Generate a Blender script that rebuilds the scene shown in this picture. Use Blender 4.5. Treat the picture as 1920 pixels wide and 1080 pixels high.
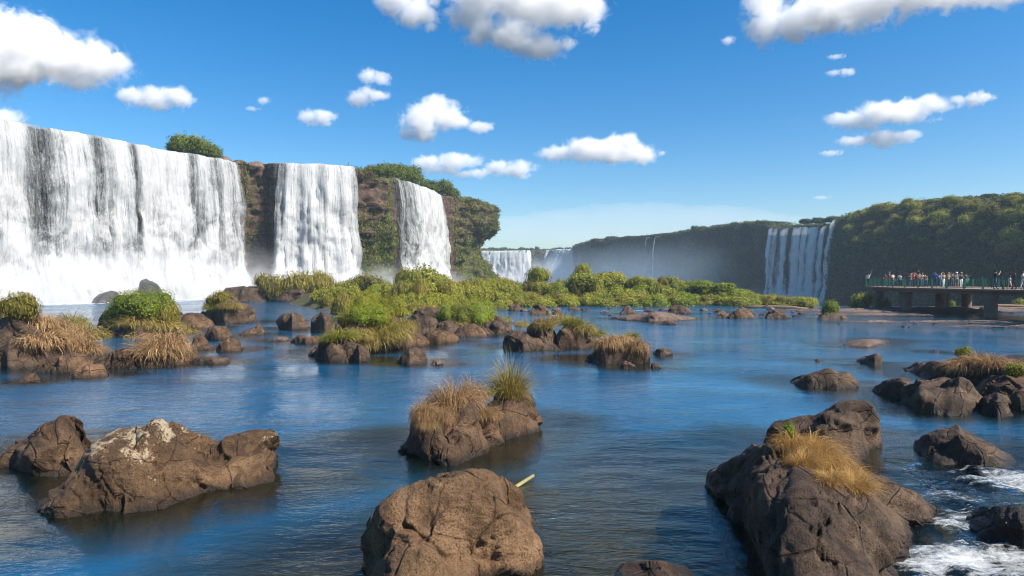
import bpy, bmesh, math, random
import numpy as np
from mathutils import Vector, Matrix
from mathutils.bvhtree import BVHTree

for o in list(bpy.data.objects): bpy.data.objects.remove(o)
SC = bpy.context.scene
COL = SC.collection
R = math.radians

# ------------------------------------------------------------------ camera, sky, sun, exposure
EYE = 3.8; FPX = 1280.0; HOR = 521.0
PITCH = math.atan((540-HOR)/FPX)
cd = bpy.data.cameras.new('camera'); cam = bpy.data.objects.new('camera', cd); COL.objects.link(cam)
cd.sensor_width = 36; cd.lens = FPX/1920*36; cd.clip_start = 0.1; cd.clip_end = 60000
cam.location = (0, 0, EYE); cam.rotation_euler = (R(90)-PITCH, 0, 0)
SC.camera = cam
SUN_AZ, SUN_EL = R(117), R(45)          # azimuth clockwise from +Y (the view direction)
w = bpy.data.worlds.new('World'); SC.world = w; w.use_nodes = True
nt = w.node_tree; bg = nt.nodes['Background']
sky = nt.nodes.new('ShaderNodeTexSky'); sky.sky_type = 'NISHITA'; sky.sun_disc = False
sky.sun_elevation = SUN_EL; sky.sun_rotation = SUN_AZ; sky.altitude = 200
sky.air_density = 1.0; sky.dust_density = 1.0; sky.ozone_density = 3.0
hs = nt.nodes.new('ShaderNodeHueSaturation'); hs.inputs['Saturation'].default_value = 1.45; hs.inputs['Value'].default_value = 1.0
nt.links.new(sky.outputs[0], hs.inputs['Color']); nt.links.new(hs.outputs[0], bg.inputs[0])
bg.inputs[1].default_value = 0.089
sd = bpy.data.lights.new('sun', 'SUN'); sun = bpy.data.objects.new('sun', sd); COL.objects.link(sun)
sd.energy = 5.0; sd.angle = R(0.5); sd.color = (1.0, 0.95, 0.87)
sdir = Vector((math.sin(SUN_AZ)*math.cos(SUN_EL), math.cos(SUN_AZ)*math.cos(SUN_EL), math.sin(SUN_EL)))
sun.rotation_euler = sdir.to_track_quat('Z', 'Y').to_euler(); sun.location = (60, -20, 80)
SC.view_settings.view_transform = 'Standard'; SC.view_settings.look = 'None'
SC.view_settings.exposure = 0.88; SC.view_settings.gamma = 1.0
cy = SC.cycles
cy.max_bounces = 12; cy.diffuse_bounces = 2; cy.glossy_bounces = 3; cy.transmission_bounces = 3
cy.volume_bounces = 10; cy.transparent_max_bounces = 24
cy.use_denoising = True; cy.filter_width = 1.1
cy.caustics_reflective = False; cy.caustics_refractive = False

# ------------------------------------------------------------------ helpers
_f = np.array((0, math.cos(PITCH), -math.sin(PITCH))); _u = np.array((0, math.sin(PITCH), math.cos(PITCH)))
def ray(px, py):
    return _f + np.array(((px-960)/FPX, 0, 0)) - (py-540)/FPX*_u
def P(px, py, Y):
    d = ray(px, py); t = Y/d[1]
    return np.array((d[0]*t, Y, EYE+d[2]*t))
def Wt(px, py, z=0.0):
    d = ray(px, py); t = (z-EYE)/d[2]
    return np.array((d[0]*t, d[1]*t, z))

def _hash(ix, iy, iz, s):
    h = (ix.astype(np.uint32)*np.uint32(374761393) + iy.astype(np.uint32)*np.uint32(668265263)
         + iz.astype(np.uint32)*np.uint32(2246822519) + np.uint32((s*3266489917+12345) & 0xffffffff))
    h ^= h >> np.uint32(15); h *= np.uint32(2246822519); h ^= h >> np.uint32(13); h *= np.uint32(3266489917); h ^= h >> np.uint32(16)
    return h
def gnoise(p, seed=0):
    p = np.asarray(p, dtype=np.float64); i = np.floor(p).astype(np.int64); f = p-i
    u = f*f*f*(f*(f*6-15)+10); out = np.zeros(len(p))
    for dx in (0, 1):
        for dy in (0, 1):
            for dz in (0, 1):
                h = _hash(i[:, 0]+dx, i[:, 1]+dy, i[:, 2]+dz, seed)
                gx = (h & np.uint32(1023))/511.5-1; gy = ((h >> np.uint32(10)) & np.uint32(1023))/511.5-1; gz = ((h >> np.uint32(20)) & np.uint32(1023))/511.5-1
                d = gx*(f[:, 0]-dx)+gy*(f[:, 1]-dy)+gz*(f[:, 2]-dz)
                out += d*(u[:, 0] if dx else 1-u[:, 0])*(u[:, 1] if dy else 1-u[:, 1])*(u[:, 2] if dz else 1-u[:, 2])
    return out*1.2
def fbm(p, octv=4, seed=0, gain=0.5, lac=2.03):
    a = 1.0; o = 0; p = np.asarray(p, dtype=np.float64)
    for k in range(octv):
        o = o+a*gnoise(p, seed+k*17); p = p*lac+3.7; a *= gain
    return o
def billow(p, octv=4, seed=0, gain=0.5):
    a = 1.0; o = 0; p = np.asarray(p, dtype=np.float64)
    for k in range(octv):
        o = o+a*(1-2.2*np.abs(gnoise(p, seed+k*17))); p = p*2.07+1.3; a *= gain
    return o

def mk_mesh(name, v, f, mat=None, attrs=None, smooth=True, uv=None):
    v = np.ascontiguousarray(v, dtype=np.float32); f = np.ascontiguousarray(f, dtype=np.int32)
    me = bpy.data.meshes.new(name); k = f.shape[1]
    me.vertices.add(len(v)); me.vertices.foreach_set('co', v.ravel())
    me.loops.add(f.size); me.loops.foreach_set('vertex_index', f.ravel())
    me.polygons.add(len(f)); me.polygons.foreach_set('loop_start', np.arange(0, f.size, k, dtype=np.int32))
    me.polygons.foreach_set('use_smooth', np.full(len(f), smooth, dtype=bool))
    me.update(calc_edges=True); me.validate()
    if attrs:
        for n, (dom, arr) in attrs.items():
            a = me.attributes.new(n, 'FLOAT', dom); a.data.foreach_set('value', np.ascontiguousarray(arr, dtype=np.float32))
    if uv is not None:
        l = me.uv_layers.new(name='UVMap'); l.data.foreach_set('uv', np.ascontiguousarray(uv[f.ravel()], dtype=np.float32).ravel())
    if mat: me.materials.append(mat)
    return me
def link(name, me, loc=(0, 0, 0), rz=0, parent=None, label=None, cat=None, group=None, kind=None):
    o = bpy.data.objects.new(name, me); COL.objects.link(o); o.location = tuple(float(x) for x in loc); o.rotation_euler = (0, 0, rz)
    if parent: o.parent = parent
    tag(o, label, cat, group, kind); return o
def tag(o, label=None, cat=None, group=None, kind=None):
    if label: o['label'] = label
    if cat: o['category'] = cat
    if group: o['group'] = group
    if kind: o['kind'] = kind
def grid_faces(n, m):
    i = np.arange(n-1)[:, None]*m+np.arange(m-1)[None, :]; i = i.ravel()
    return np.stack([i, i+1, i+m+1, i+m], 1)
def vnormals(me):
    n = np.empty(len(me.vertices)*3, dtype=np.float32); me.vertices.foreach_get('normal', n); return n.reshape(-1, 3).astype(np.float64)
def vcos(me):
    n = np.empty(len(me.vertices)*3, dtype=np.float32); me.vertices.foreach_get('co', n); return n.reshape(-1, 3).astype(np.float64)
def set_cos(me, v):
    me.vertices.foreach_set('co', np.ascontiguousarray(v, dtype=np.float32).ravel()); me.update()

# ------------------------------------------------------------------ materials
class N:
    def __init__(s, name):
        s.m = bpy.data.materials.new(name); s.m.use_nodes = True; s.t = s.m.node_tree
        s.b = s.t.nodes.get('Principled BSDF'); s.out = s.t.nodes['Material Output']
    def n(s, typ, **kw):
        nd = s.t.nodes.new('ShaderNode'+typ)
        for k, v in kw.items():
            if k.startswith('_'): setattr(nd, k[1:], v)
            else: s.set(nd.inputs[k.replace('__', ' ')], v)
        return nd
    def set(s, inp, v):
        if isinstance(v, bpy.types.NodeSocket): s.t.links.new(v, inp)
        elif isinstance(v, bpy.types.Node): s.t.links.new(v.outputs[0], inp)
        else: inp.default_value = v
    def noise(s, co, scale, detail=4, rough=0.55, dist=0):
        nd = s.n('TexNoise', Scale=scale, Detail=detail, Roughness=rough, Distortion=dist)
        if co is not None: s.set(nd.inputs['Vector'], co)
        return nd.outputs['Fac']
    def ramp(s, fac, stops, interp='LINEAR'):
        nd = s.n('ValToRGB'); s.set(nd.inputs[0], fac); e = nd.color_ramp.elements; nd.color_ramp.interpolation = interp
        while len(e) < len(stops): e.new(0.5)
        for k, (p, c) in enumerate(stops):
            e[k].position = p; e[k].color = (c, c, c, 1) if isinstance(c, (int, float)) else (*c, 1)
        return nd.outputs[0]
    def mix(s, fac, a, b, typ='MIX'):
        nd = s.n('Mix', _data_type='RGBA', _blend_type=typ); s.set(nd.inputs[0], fac); s.set(nd.inputs[6], c4(a)); s.set(nd.inputs[7], c4(b)); return nd.outputs[2]
    def math(s, op, a, b=0.0, clamp=False):
        nd = s.n('Math', _operation=op, _use_clamp=clamp); s.set(nd.inputs[0], a); s.set(nd.inputs[1], b); return nd.outputs[0]
    def bump(s, h, strength, dist, normal=None):
        nd = s.n('Bump', Strength=strength, Distance=dist); s.set(nd.inputs['Height'], h)
        if normal is not None: s.set(nd.inputs['Normal'], normal)
        return nd.outputs[0]
    def mapping(s, co, scale=(1, 1, 1), rot=(0, 0, 0)):
        nd = s.n('Mapping'); s.set(nd.inputs[0], co); nd.inputs['Scale'].default_value = scale; nd.inputs['Rotation'].default_value = rot; return nd.outputs[0]
    def attr(s, name): return s.n('Attribute', _attribute_name=name).outputs['Fac']
def c4(a): return (*a, 1) if isinstance(a, tuple) and len(a) == 3 else a

def rock_mat(name, dark, mid, light, lichen=0.0, wet=0.10, moss=0.0, scale=1.0, gloss=0.75):
    k = N(name); co = k.n('TexCoord').outputs['Object']; geo = k.n('NewGeometry')
    n1 = k.noise(co, 1.3*scale, 6, 0.6); n2 = k.noise(co, 7*scale, 6, 0.65); n3 = k.noise(co, 38*scale, 4, 0.7)
    f = k.math('ADD', k.math('MULTIPLY', n1, 0.6), k.math('MULTIPLY', n2, 0.4))
    col = k.ramp(f, [(0.38, dark), (0.5, mid), (0.62, light)])
    big = k.noise(co, .45*scale, 4, .6, .5); col = k.mix(k.ramp(big, [(0.42, 0.0), (0.58, 0.55)]), col, tuple(x*.75+y*.25 for x, y in zip(dark, mid)))
    col = k.mix(k.ramp(n3, [(0.36, 0.8), (0.52, 0.0)]), col, tuple(x*0.45 for x in dark))
    sp = k.n('SeparateXYZ'); k.set(sp.inputs[0], geo.outputs['Position'])
    if lichen > 0:
        nz = k.n('SeparateXYZ'); k.set(nz.inputs[0], geo.outputs['Normal'])
        ln = k.noise(co, 2.1, 5, 0.7); lf = k.noise(co, 22, 4, 0.7)
        v = k.math('ADD', k.math('ADD', k.math('MULTIPLY', ln, 0.75), k.math('MULTIPLY', lf, 0.35)), k.math('MULTIPLY', k.math('SUBTRACT', sp.outputs[2], 0.75), 0.22))
        m = k.ramp(v, [(0.665-lichen, 0.0), (0.715-lichen, 1.0)])
        col = k.mix(k.math('MULTIPLY', m, 0.85), col, (0.46, 0.36, 0.23))
    if moss > 0:
        mn = k.noise(co, 0.9, 5, 0.65); col = k.mix(k.ramp(mn, [(0.62-moss, 0.0), (0.72-moss, 0.8)]), col, (0.045, 0.055, 0.015))
    wz = k.math('ADD', sp.outputs[2], k.math('MULTIPLY', k.math('SUBTRACT', n2, 0.5), 0.16))
    wetm = k.ramp(k.math('DIVIDE', wz, max(wet*2.5, 0.01)), [(0.2, 1.0), (0.75, 0.0)])
    col = k.mix(k.math('MULTIPLY', wetm, 0.72), col, (0.018, 0.014, 0.010))
    k.set(k.b.inputs['Base Color'], col)
    k.set(k.b.inputs['Roughness'], k.math('SUBTRACT', gloss, k.math('MULTIPLY', wetm, 0.4)))
    k.b.inputs['Specular IOR Level'].default_value = 0.3
    vor = k.n('TexVoronoi', _feature='DISTANCE_TO_EDGE', Scale=1.6*scale); k.set(vor.inputs['Vector'], k.mix(0.25, co, k.n('TexNoise', Scale=2.0).outputs['Color']))
    crack = k.ramp(vor.outputs[0], [(0.0, 0.0), (0.022, 1.0)])
    pv = k.n('TexVoronoi', Scale=16*scale); k.set(pv.inputs['Vector'], co); pit = k.ramp(pv.outputs[0], [(0.12, 0.0), (0.4, 1.0)])
    b1 = k.bump(n2, 1.0, 0.085/scale)
    b2 = k.bump(n3, 1.0, 0.04/scale, b1)
    b3 = k.bump(crack, 0.9, 0.07/scale, b2)
    b4 = k.bump(pit, 0.35, 0.025/scale, b3)
    k.set(k.b.inputs['Normal'], b4); return k.m
M = {}
M['rock_brown'] = rock_mat('rock_brown', (0.042, 0.023, 0.012), (0.128, 0.070, 0.034), (0.235, 0.136, 0.068))
M['rock_lichen'] = rock_mat('rock_lichen', (0.045, 0.024, 0.011), (0.122, 0.067, 0.030), (0.225, 0.128, 0.061), lichen=0.065)
M['rock_tan'] = rock_mat('rock_tan', (0.090, 0.048, 0.021), (0.205, 0.115, 0.054), (0.31, 0.18, 0.092), lichen=-0.02)
M['rock_dark'] = rock_mat('rock_dark', (0.028, 0.017, 0.010), (0.102, 0.061, 0.035), (0.21, 0.13, 0.075))
M['rock_wet'] = rock_mat('rock_wet', (0.018, 0.014, 0.012), (0.035, 0.027, 0.022), (0.065, 0.05, 0.038), wet=0.35, gloss=0.5)
M['rock_pink'] = rock_mat('rock_pink', (0.10, 0.062, 0.045), (0.17, 0.11, 0.08), (0.25, 0.17, 0.125), wet=0.06)
M['gravel'] = rock_mat('gravel', (0.09, 0.06, 0.045), (0.18, 0.125, 0.095), (0.30, 0.22, 0.17), wet=0.05, scale=2.2)

def leaf_mat(name, stops, trans=0.35, rvar=0.25, rough=0.55):
    k = N(name); a = k.attr('tint'); oi = k.n('ObjectInfo').outputs['Random']
    f = k.math('ADD', a, k.math('MULTIPLY', k.math('SUBTRACT', oi, 0.5), rvar), clamp=True)
    col = k.ramp(f, stops); k.set(k.b.inputs['Base Color'], col); k.b.inputs['Roughness'].default_value = rough
    k.b.inputs['Specular IOR Level'].default_value = 0.25
    tr = k.n('BsdfTranslucent'); k.set(tr.inputs[0], col)
    mx = k.n('MixShader'); mx.inputs[0].default_value = trans; k.set(mx.inputs[1], k.b); k.set(mx.inputs[2], tr); k.set(k.out.inputs[0], mx); return k.m
M['bush'] = leaf_mat('bush_leaves', [(0.0, (0.085, 0.096, 0.009)), (0.35, (0.237, 0.239, 0.020)), (0.7, (0.398, 0.362, 0.033)), (1.0, (0.624, 0.462, 0.077))])
M['bush_bright'] = leaf_mat('bright_leaves', [(0.0, (0.081, 0.109, 0.009)), (0.4, (0.212, 0.257, 0.016)), (0.75, (0.358, 0.390, 0.027)), (1.0, (0.520, 0.452, 0.063))])
M['bush_olive'] = leaf_mat('olive_hanging_grass', [(0.0, (0.090, 0.075, 0.012)), (0.4, (0.227, 0.193, 0.024)), (0.75, (0.357, 0.285, 0.042)), (1.0, (0.536, 0.390, 0.100))])
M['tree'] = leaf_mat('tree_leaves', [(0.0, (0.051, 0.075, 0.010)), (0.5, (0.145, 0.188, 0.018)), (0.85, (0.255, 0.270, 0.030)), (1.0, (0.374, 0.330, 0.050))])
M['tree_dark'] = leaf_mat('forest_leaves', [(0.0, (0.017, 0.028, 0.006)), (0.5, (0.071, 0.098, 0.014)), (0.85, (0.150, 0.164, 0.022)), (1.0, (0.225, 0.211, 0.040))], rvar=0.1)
M['cliff_green'] = leaf_mat('cliff_leaves', [(0.0, (0.047, 0.062, 0.008)), (0.5, (0.142, 0.169, 0.018)), (0.85, (0.243, 0.260, 0.030)), (1.0, (0.351, 0.299, 0.070))], rvar=0.0)
M['dry'] = leaf_mat('dry_grass', [(0.0, (0.130, 0.070, 0.027)), (0.35, (0.312, 0.184, 0.081)), (0.75, (0.494, 0.318, 0.150)), (1.0, (0.650, 0.470, 0.250))], rvar=0.2)
M['golden'] = leaf_mat('golden_grass', [(0.0, (0.144, 0.068, 0.017)), (0.35, (0.348, 0.193, 0.057)), (0.75, (0.528, 0.322, 0.103)), (1.0, (0.660, 0.468, 0.196))], rvar=0.1)
M['straw'] = leaf_mat('straw_green_grass', [(0.0, (0.130, 0.094, 0.023)), (0.35, (0.280, 0.219, 0.052)), (0.7, (0.429, 0.319, 0.092)), (1.0, (0.585, 0.438, 0.184))], rvar=0.2)
M['green'] = leaf_mat('green_grass', [(0.0, (0.084, 0.072, 0.013)), (0.35, (0.189, 0.189, 0.020)), (0.75, (0.322, 0.286, 0.039)), (1.0, (0.504, 0.364, 0.110))], rvar=0.2)

def plain(name, col, rough=0.6, var=0.15, scale=6, spec=0.3):
    k = N(name); co = k.n('TexCoord').outputs['Object']; n = k.noise(co, scale, 5, 0.6)
    c = k.mix(n, tuple(x*(1-var) for x in col), tuple(min(1, x*(1+var)) for x in col)); k.set(k.b.inputs['Base Color'], c)
    k.b.inputs['Roughness'].default_value = rough; k.b.inputs['Specular IOR Level'].default_value = spec
    k.set(k.b.inputs['Normal'], k.bump(k.noise(co, scale*6, 3), 0.3, 0.01)); return k.m
M['bark'] = plain('bark', (0.10, 0.075, 0.055), 0.8, 0.4, 9)
M['wood'] = plain('driftwood', (0.15, 0.10, 0.065), 0.8, 0.4, 5)
M['bamboo'] = plain('bamboo', (0.30, 0.25, 0.10), 0.5, 0.2, 8)
M['concrete'] = plain('concrete', (0.15, 0.105, 0.072), 0.85, 0.45, 1.5)
M['deck'] = plain('deck', (0.20, 0.14, 0.10), 0.8, 0.25, 2)
M['green_paint'] = plain('green_paint', (0.008, 0.085, 0.052), 0.45, 0.25, 3)
M['steel'] = plain('pale_steel', (0.55, 0.52, 0.48), 0.45, 0.1, 4)
M['soil'] = plain('soil', (0.060, 0.055, 0.020), 0.9, 0.4, 0.8)
M['skin'] = plain('skin', (0.42, 0.25, 0.17), 0.55, 0.08, 5)
M['skin_dark'] = plain('tanned_skin', (0.26, 0.14, 0.09), 0.55, 0.08, 5)

def vol_mat(name, density, col=(1, 1, 1), aniso=0.0, ragged=0):
    k = N(name); k.t.nodes.remove(k.b)
    v = k.n('VolumePrincipled')
    if ragged:                                                            # thinner and thicker vapour inside the body
        co = k.n('TexCoord').outputs['Object']; k.set(v.inputs['Density'], k.math('MULTIPLY', k.ramp(k.noise(co, ragged, 4, .6), [(.36, .03), (.56, 1.0)]), density))
    v.inputs['Color'].default_value = (*col, 1); v.inputs['Density'].default_value = density
    v.inputs['Anisotropy'].default_value = aniso
    k.t.links.new(v.outputs[0], k.out.inputs['Volume']); return k.m

def soft_vol(name, lobes, D, nscale, namp, edge=.35, dist=.6, detail=5, rough=.62, col=1.0):
    """vapour that thins out from the middle of each lobe to a ragged rim; lobes in object space"""
    k = N(name); k.t.nodes.remove(k.b); co = k.n('TexCoord').outputs['Object']
    nz = k.noise(co, nscale, detail, rough, dist); best = None
    for c, r_ in lobes:
        a = k.n('VectorMath', _operation='SUBTRACT'); k.set(a.inputs[0], co); a.inputs[1].default_value = tuple(float(x) for x in c)
        b = k.n('VectorMath', _operation='DIVIDE'); k.set(b.inputs[0], a); b.inputs[1].default_value = tuple(float(x) for x in r_)
        l = k.n('VectorMath', _operation='LENGTH'); k.set(l.inputs[0], b); d = l.outputs['Value']
        best = d if best is None else k.math('SMOOTH_MIN', best, d) if False else (d if best is None else k.math('MINIMUM', best, d))
    f = k.math('ADD', k.math('SUBTRACT', 1.0, best), k.math('MULTIPLY', k.math('SUBTRACT', nz, .5), namp))
    f = k.math('DIVIDE', f, edge, True)
    v = k.n('VolumePrincipled'); v.inputs['Color'].default_value = (*(col if isinstance(col, tuple) else (col, col, col)), 1); k.set(v.inputs['Density'], k.math('MULTIPLY', f, D)); k.t.links.new(v.outputs[0], k.out.inputs['Volume']); return k.m

def fall_mat(name, lo=0.36, hi=0.52, su=1.0, wh=.62):
    """white water: streaks of foam with clear gaps between them"""
    k = N(name); uv = k.n('TexCoord').outputs['UV']
    a = k.noise(k.mapping(uv, (0.55*su, 0.030, 1)), 1.0, 6, 0.62, 0.15)
    b = k.noise(k.mapping(uv, (2.6*su, 0.16, 1)), 1.0, 5, 0.65, 0.3)
    c = k.noise(k.mapping(uv, (7.0*su, 1.6, 1)), 1.0, 4, 0.7, 0.5)
    f = k.math('ADD', k.math('ADD', k.math('MULTIPLY', a, 0.42), k.math('MULTIPLY', b, 0.33)), k.math('MULTIPLY', c, 0.25))
    sv = k.n('SeparateXYZ'); k.set(sv.inputs[0], uv); low = k.ramp(k.math('DIVIDE', sv.outputs[1], 26.0), [(0.08, 1.0), (0.75, 0.0)])
    dd = k.noise(k.mapping(uv, (0.32, 0.26, 1)), 1.0, 6, 0.68, 0.6)
    f = k.math('ADD', f, k.math('MULTIPLY', k.math('SUBTRACT', dd, 0.5), k.math('ADD', k.math('MULTIPLY', low, 0.75), 0.25)))
    f = k.math('ADD', f, k.math('SUBTRACT', k.attr('dens'), 0.5))
    al = k.ramp(f, [(lo, 0.0), (hi, 1.0)])
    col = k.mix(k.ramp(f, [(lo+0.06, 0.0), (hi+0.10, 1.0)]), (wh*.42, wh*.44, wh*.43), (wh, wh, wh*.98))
    k.set(k.b.inputs['Base Color'], col); k.b.inputs['Roughness'].default_value = 0.7; k.b.inputs['Specular IOR Level'].default_value = 0.2
    k.set(k.b.inputs['Normal'], k.bump(k.math('ADD', b, k.math('MULTIPLY', c, 0.5)), 0.8, 0.5))
    tl = k.n('BsdfTranslucent'); tl.inputs[0].default_value = (wh*1.1, wh*1.12, wh*1.12, 1); m1 = k.n('MixShader'); m1.inputs[0].default_value = 0.25; k.set(m1.inputs[1], k.b); k.set(m1.inputs[2], tl)
    tp = k.n('BsdfTransparent'); m2 = k.n('MixShader'); k.set(m2.inputs[0], al); k.set(m2.inputs[1], tp); k.set(m2.inputs[2], m1); k.set(k.out.inputs[0], m2); return k.m
M['fall'] = fall_mat('falling_water')
M['fall_shade_lifted'] = fall_mat('shade_brightened_water', wh=.88)  # whiter copy of falling water; brightness painted in to lift the shaded fall
M['fall_thin'] = fall_mat('thin_falling_water', 0.42, 0.56, 1.6, .6)

def cliff_mat(name, dark, mid, light, green):
    k = N(name); co = k.n('TexCoord').outputs['Object']
    st = k.noise(k.mapping(co, (0.12, 0.12, 0.9)), 1.0, 6, 0.65, 0.4); vv = k.noise(k.mapping(co, (0.9, 0.9, 0.12)), 1.0, 6, 0.65, 0.3); n2 = k.noise(co, 1.6, 6, 0.7)
    f = k.math('ADD', k.math('ADD', k.math('MULTIPLY', st, 0.35), k.math('MULTIPLY', vv, 0.3)), k.math('MULTIPLY', n2, 0.35))
    col = k.ramp(f, [(0.38, dark), (0.5, mid), (0.62, light)])
    col = k.mix(k.math('MULTIPLY', k.attr('wet'), 0.85), col, (0.030, 0.032, 0.026))
    gm = k.ramp(k.math('ADD', k.attr('moss'), k.math('MULTIPLY', k.math('SUBTRACT', k.noise(co, 0.7, 6, 0.7), 0.5), 1.4)), [(0.45, 0.0), (0.6, 0.9)])
    col = k.mix(gm, col, green); k.set(k.b.inputs['Base Color'], col); k.b.inputs['Roughness'].default_value = 0.8; k.b.inputs['Specular IOR Level'].default_value = 0.25
    k.set(k.b.inputs['Normal'], k.bump(n2, 0.9, 0.5, k.bump(st, 0.7, 0.8))); return k.m
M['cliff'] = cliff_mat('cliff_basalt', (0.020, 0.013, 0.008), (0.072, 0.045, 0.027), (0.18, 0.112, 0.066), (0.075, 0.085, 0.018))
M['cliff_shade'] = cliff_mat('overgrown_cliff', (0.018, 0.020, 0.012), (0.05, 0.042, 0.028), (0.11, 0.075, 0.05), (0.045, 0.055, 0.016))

def water_mat():
    k = N('river_water'); co = k.n('TexCoord').outputs['Object']; k.t.nodes.remove(k.b)
    w1 = k.noise(k.mapping(co, (0.35, 0.8, 1), (0, 0, 0.25)), 1.0, 3, 0.5, 0.6)
    w2 = k.noise(k.mapping(co, (1.6, 3.4, 1), (0, 0, -0.2)), 1.0, 4, 0.55, 0.8)
    w3 = k.noise(k.mapping(co, (6.0, 11.0, 1), (0, 0, 0.15)), 1.0, 3, 0.55, 0.5)
    calm = k.noise(k.mapping(co, (0.10, 0.16, 1)), 1.0, 3, 0.5); cm = k.ramp(calm, [(0.36, 0.15), (0.50, 0.7), (0.66, 1.6)])
    rough = k.attr('rough')
    h = k.math('ADD', k.math('MULTIPLY', w1, 0.038), k.math('MULTIPLY', w2, 0.036)); h = k.math('ADD', h, k.math('MULTIPLY', w3, 0.015))
    h = k.math('MULTIPLY', h, k.math('ADD', cm, k.math('MULTIPLY', rough, 1.6)))
    nrm = k.bump(h, 1.0, 1.0)
    fr = k.n('Fresnel', IOR=1.34); k.set(fr.inputs['Normal'], nrm)
    gl = k.n('BsdfGlossy', Roughness=0.04); k.set(gl.inputs['Normal'], nrm); gl.inputs[0].default_value = (1, 1, 1, 1)
    sh = k.attr('shallow')
    df = k.n('BsdfDiffuse'); df.inputs[0].default_value = (0.006, 0.030, 0.052, 1); k.set(df.inputs[0], k.mix(sh, (0.007, 0.066, 0.140), (0.012, 0.026, 0.018)))
    tp = k.n('BsdfTransparent'); tp.inputs[0].default_value = (0.62, 0.60, 0.36, 1)
    mb = k.n('MixShader'); k.set(mb.inputs[0], k.math('MULTIPLY', sh, 0.85)); k.set(mb.inputs[1], df); k.set(mb.inputs[2], tp)
    ms = k.n('MixShader'); k.set(ms.inputs[0], fr); k.set(ms.inputs[1], mb); k.set(ms.inputs[2], gl)
    # broken white water where the attribute says so
    fo = k.attr('foam'); fn = k.noise(k.mapping(co, (1.1, 5.0, 1), (0, 0, 0.6)), 1.0, 6, 0.7, 1.2); fn2 = k.noise(co, 11, 6, 0.8)
    fm = k.ramp(k.math('ADD', k.math('ADD', k.math('MULTIPLY', fn, 0.55), k.math('MULTIPLY', fn2, 0.45)), k.math('SUBTRACT', fo, 0.5)), [(0.50, 0.0), (0.70, 1.0)])
    fm = k.math('MULTIPLY', fm, k.ramp(fo, [(0.02, 0.0), (0.15, 1.0)]))
    fd = k.n('BsdfDiffuse'); fd.inputs[0].default_value = (0.60, 0.62, 0.62, 1); k.set(fd.inputs['Normal'], k.bump(fn2, 0.8, 0.1))
    mf = k.n('MixShader'); k.set(mf.inputs[0], fm); k.set(mf.inputs[1], ms); k.set(mf.inputs[2], fd); k.set(k.out.inputs[0], mf); return k.m
M['water'] = water_mat()
M['spray'] = fall_mat('spray_foam', 0.28, 0.5, 0.7)
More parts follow.
